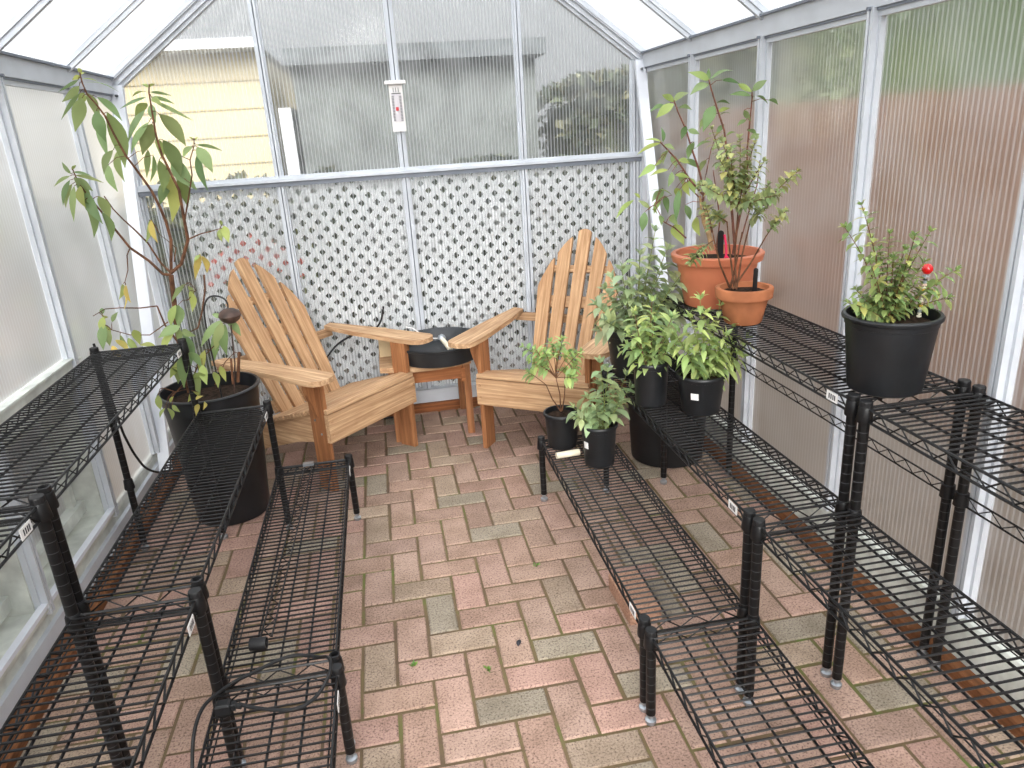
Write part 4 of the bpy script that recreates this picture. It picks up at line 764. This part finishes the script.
# basin
bn = empty('basin', (.215, 3.51, .3985), 'wide shallow black plastic basin resting on the side table', 'basin')
k = MB(); k.lathe([(.19, 0), (.198, .004), (.220, .078), (.226, .082), (.227, .090), (.221, .093), (.214, .088), (.196, .03), (.190, .026), (.001, .024)], 48); k.build('bowl', M['tray'], bn)
fx = empty('mist_tube', (.25, 3.49, .454), 'small cream tube with a round head lying in the black basin, white cord attached', 'tube')
k = MB(); k.tube([(-.012, .07, .018), (.016, -.05, -.006)], .0125, 10); k.build('tube', M['cream'], fx)
k = MB(); k.lathe([(.001, -.023), (.016, -.015), (.023, 0), (.016, .015), (.001, .022)], 14, (-.014, .082, .02)); k.build('round_head', M['chrome'], fx)
k = MB(); k.tube([(-.03, .08, .022), (-.07, .09, .024), (-.11, .115, .04), (-.15, .15, .07), (-.18, .17, .075), (-.2, .21, -.02)], .0035, 6); k.build('cord', M['white'], fx)
# cord and power strip behind the left chair
k = MB(); k.tube(smooth([(.0, 3.76, .012), (-.2, 3.76, .012), (-.4, 3.76, .05), (-.45, 3.74, .25), (-.36, 3.74, .38), (-.29, 3.76, .45), (-.2, 3.79, .485), (-.11, 3.79, .495), (-.06, 3.78, .54), (-.035, 3.78, .62)]), .005, 8)
tag(k.build('extension_cord', M['rubber']), 'black cord hanging in front of the lattice behind the left armchair', 'cord')
k = MB(); k.box(-.13, .0, 3.755, 3.80, .175, .2, bev=.006); k.tube([(-.0, 3.777, .19), (.03, 3.77, .2), (.05, 3.76, .26)], .004, 6); k.tube([(-.13, 3.777, .187), (-.16, 3.77, .1), (-.17, 3.76, .01)], .004, 6)
tag(k.build('power_strip', M['rubber']), 'black power strip low against the back wall behind the left armchair', 'power strip')
k = MB(); k.tube(smooth([(XL+.03, 2.90, .78), (XL+.04, 2.90, .6), (XL+.045, 2.915, .43), (XL+.045, 2.94, .36), (XL+.045, 2.99, .27), (XL+.045, 3.08, .17), (XL+.07, 3.2, .09), (XL+.12, 3.35, .012)]), .005, 8)
tag(k.build('hanging_cord', M['rubber']), 'black cord hanging down the left wall behind the shelves', 'cord')

# thermometer on the middle mullion
th = empty('thermometer', (.145, YB-.0305, 1.47), 'white max-min thermometer hanging on the middle glazing bar of the back wall', 'thermometer')
k = MB(); k.box(-.032, .032, -.014, 0, 0, .215, bev=.003); k.build('case', M['white'], th)
k = MB(); k.box(-.05, .05, -.032, 0, .216, .232, bev=.004); k.build('rain_cap', M['white'], th)
k = MB(); k.box(-.025, .025, -.016, -.0142, .045, .175); k.build('scale_plate', M['scale'], th)
k = MB()
for i in range(17):
    z = .05+i*.0068
    for sx in (-1, 1): k.box(sx*.018-.005, sx*.018+.005, -.0175, -.0161, z, z+.003)
k.box(-.022, .022, -.0175, -.0161, .172, .176); 
for x in (-.012, 0, .012): k.box(x-.0015, x+.0015, -.0175, -.0161, .18, .2)
k.build('graduations', M['ink'], th)
k = MB()
for sx in (-1, 1): k.tube([(sx*.007, -.0175, .05), (sx*.007, -.0175, .168)], .0014, 6)
k.build('tube', M['scale'], th)
k = MB(); k.box(-.008, .006, -.0198, -.0161, .096, .112); k.build('marker', M['redink'], th)

# small dead leaves on the floor
for (x, y, rz) in ((.262, 1.785, 1.2),):
    k = MB(); k.leaf((-.016, 0, .002), (.016, 0, .002), .014, lin((60, 60, 66)), .1, .3, 5, Vector((0, 1, 0)))
    o = k.build('fallen_leaf', M['leaf'], None, (x, y, .0)); o.rotation_euler = (0, 0, rz); tag(o, 'small dark grey fallen leaf on the middle of the brick floor', 'leaf')
# green sprigs in joints
for i, (x, y) in enumerate(((.398, 2.175), (-.052, 1.77), (.155, 1.7))):
    k = MB()
    for j in range(14):
        a = R_.uniform(0, 6.28); d = R_.uniform(.005, .02); k.leaf((0, 0, 0), (math.cos(a)*d, math.sin(a)*d, R_.uniform(.004, .014)), .006, vary((110, 160, 60)), .1, .2, 3)
    o = k.build('weed_sprig', M['leaf'], None, (x, y, -.004)); tag(o, ['small green weed sprouting in a far floor joint near the right low shelf', 'small green weed sprouting in a floor joint at the middle left', 'small green weed sprouting in a floor joint at the middle right'][i], 'weed')

# ------------------------------------------------------------------ outside
k = MB(); k.box(-14, 14, -6, 20, -.12, -.07); o = k.build('garden_ground', M['gravel']); tag(o, kind='structure')
def hedge(name, x0, x1, y0, y1, z0, z1, cols, n, ls, label, lump=.25, rise=0):
    f = MB(); core = MB()
    nx = max(2, int((x1-x0)/.3)); ny = max(2, int((y1-y0)/.3))
    core.box(x0+.1, x1-.1, y0+.1, y1-.1, z0, z1-.15, col=lin(cols[0]))
    for i in (4, 5, 6, 7): core.v[i] = (core.v[i][0], core.v[i][1], core.v[i][2]+rise*(core.v[i][0]-x0))
    f.v, f.f, f.mi, f.c, f.smooth = core.v, core.f, core.mi, core.c, core.smooth
    for i in range(n):
        x = R_.uniform(x0, x1); y = R_.choice((y0, y0, y1, R_.uniform(y0, y1))); z = R_.uniform(z0, z1) if y in (y0, y1) else z1
        z += rise*(x-x0)*(z-z0)/(z1-z0)
        z -= lump*abs(math.sin(x*3+1)*math.cos(x*1.7))
        d = Vector((R_.uniform(-1, 1), R_.uniform(-1, 1), R_.uniform(-.4, 1))).normalized()
        f.leaf((x, y, z), Vector((x, y, z))+d*ls, ls*.6, vary(R_.choice(cols), .25), .1, .2, 2)
    o = f.build(name, M['leaf']); return tag(o, label, 'hedge')
# yellow house behind on the left
h = empty('house', (-2.9, 6.6, 0), 'pale yellow sided house with white corner trim seen through the back wall at left', 'house')
k = MB(); k.box(.2, 2.12, 0, 3, -.1, 2.15); k.build('wall', M['yellowwall'], h)
k = MB()
for i in range(10): k.box(.2, 2.12, -.012, 0, .05+i*.21, .06+i*.21)
k.build('siding_joints', M['sidinggap'], h)
k = MB(); k.box(2.19, 2.29, -.04, 3, -.1, 1.72); k.build('corner_trim', M['trimwhite'], h)
k = MB(); k.prism([(0, 2.15), (2.16, 2.15), (2.16, 2.22), (0, 2.22)], 0, 3.4, Matrix(((1, 0, 0, 0), (0, 0, 1, -.3), (0, 1, 0, 0), (0, 0, 0, 1)))); k.build('roof', M['trimwhite'], h)
# grey shed and hedge behind the middle and right
sh = empty('garden_shed', (.6, 6.4, 0), 'grey boarded shed with pale roof seen blurred through the upper back wall', 'shed')
k = MB(); k.box(-1.15, .8, 0, 1.6, -.1, 2.0); k.build('wall', M['shed'], sh)
k = MB(); k.box(-1.18, .85, -.2, 1.8, 2.0, 2.12); k.build('roof', M['roofgrey'], sh)
hedge('garden_hedge', -3.0, 2.6, 5.3, 5.8, -.1, 1.22, [(58, 66, 44), (74, 84, 54), (46, 54, 38)], 4200, .09, 'dark green hedge just behind the back wall lattice')
hedge('tree_hedge', 1.55, 4.0, 6.1, 7.2, -.1, 1.72, [(84, 92, 66), (104, 110, 78), (70, 78, 56)], 4200, .13, 'tall olive green hedge behind the right part of the back wall', .1, .22)
# coral flowers just outside behind the left chair
fl = MB()
for i in range(120):
    x = R_.uniform(-.95, -.47); z = .93-abs(x+.70)*.5+R_.uniform(-.06, .03)
    for q in range(7):
        a = 2*PI*q/7; d = Vector((math.cos(a), -.5, math.sin(a))); fl.leaf((x, 4.25, z), Vector((x, 4.25, z))+d*.045, .035, vary((255, 150, 124), .04), .1, .2, 3)
fs_ = MB()
for i in range(8): fs_.tube([(-.9+i*.07, 4.27, -.08), (-.9+i*.07+.02, 4.27, 1.0)], .006, 5)
fe = empty('flowering_plant', (-.65, 4.25, -.08), 'coral flowering plant behind the lattice at left', 'plant')
o = fs_.build('stems', M['greenstem'], fe); o.location = (.65, -4.25, .08); o = fl.build('flowers', M['leaf'], fe); o.location = (.65, -4.25, .08)
# fence along the right, green behind it
fr = empty('board_fence', (2.75, 1.5, 0), 'brown vertical board fence seen blurred through the right wall', 'fence')
k = MB(); y = -4.5
while y < 5.0:
    k.box(-.011, .011, y, y+.135, -.1, 1.50+R_.uniform(-.006, .006)); y += .14
k.build('boards', M['fence'], fr)
k = MB()
for z in (.35, 1.2): k.box(.011, .06, -4.5, 5.2, z, z+.09)
k.build('rails', M['fence'], fr)
hedge('tree_hedge', 3.2, 4.0, -3.5, 5, -.1, 2.15, [(120, 140, 96), (140, 158, 110), (100, 120, 80)], 5000, .13, 'light green hedge beyond the brown fence on the right')
# pale building along the left
bl = empty('pale_building', (-3.2, 2, 0), 'pale rendered building with a pinkish base seen blurred through the left wall', 'building')
k = MB(); k.box(-1, 0, -5, 4, .75, 2.3); k.build('wall', M['creamwall'], bl)
k = MB(); k.box(-1, .05, -5, 4, -.1, .75); k.build('base_course', M['pinkbrick'], bl)
for o in [x for x in bpy.data.objects if x.name.startswith(('garden_hedge', 'tree_hedge'))]: o['kind'] = 'stuff'

# ------------------------------------------------------------------ light and camera
w = bpy.data.worlds.new('overcast_sky'); SC.world = w; w.use_nodes = True
nt = w.node_tree
for n in list(nt.nodes): nt.nodes.remove(n)
out = nt.nodes.new('ShaderNodeOutputWorld'); bg = nt.nodes.new('ShaderNodeBackground')
tc = nt.nodes.new('ShaderNodeTexCoord'); sp = nt.nodes.new('ShaderNodeSeparateXYZ'); nt.links.new(tc.outputs['Generated'], sp.inputs[0])
c = ramp(nt, sp.outputs[2], [(0, (.20, .205, .21, 1)), (.22, (.31, .32, .33, 1)), (.45, (.75, .77, .8, 1)), (1, (1.15, 1.17, 1.2, 1))])
nt.links.new(c, bg.inputs[0]); bg.inputs[1].default_value = 1.0; nt.links.new(bg.outputs[0], out.inputs[0])
sd = bpy.data.lights.new('soft_sun', 'SUN'); sd.energy = 4.2; sd.angle = math.radians(50); sd.color = (1, .98, .95)
so = bpy.data.objects.new('soft_sun', sd); COL.objects.link(so); so.rotation_euler = (math.radians(60), 0, math.radians(-8))
cam = bpy.data.cameras.new('camera'); co = bpy.data.objects.new('camera', cam); COL.objects.link(co)
cam.sensor_width = 36; cam.lens = 36*730/1024; cam.clip_start = .02
CR = Matrix(((0.9817664399677154, 0.11488022141789903, -0.15145029574118615), (-0.180557660367639, 0.31442068084608044, -0.931954165578357), (-0.05944399579169098, 0.9423068344139619, 0.3294301764882138)))
co.matrix_world = Matrix.Translation((0, 0, 1.45)) @ CR.to_4x4()
SC.camera = co
SC.view_settings.view_transform = 'Standard'; SC.view_settings.look = 'None'; SC.view_settings.gamma = 1; SC.view_settings.use_curve_mapping = False
SC.view_settings.exposure = 1.06
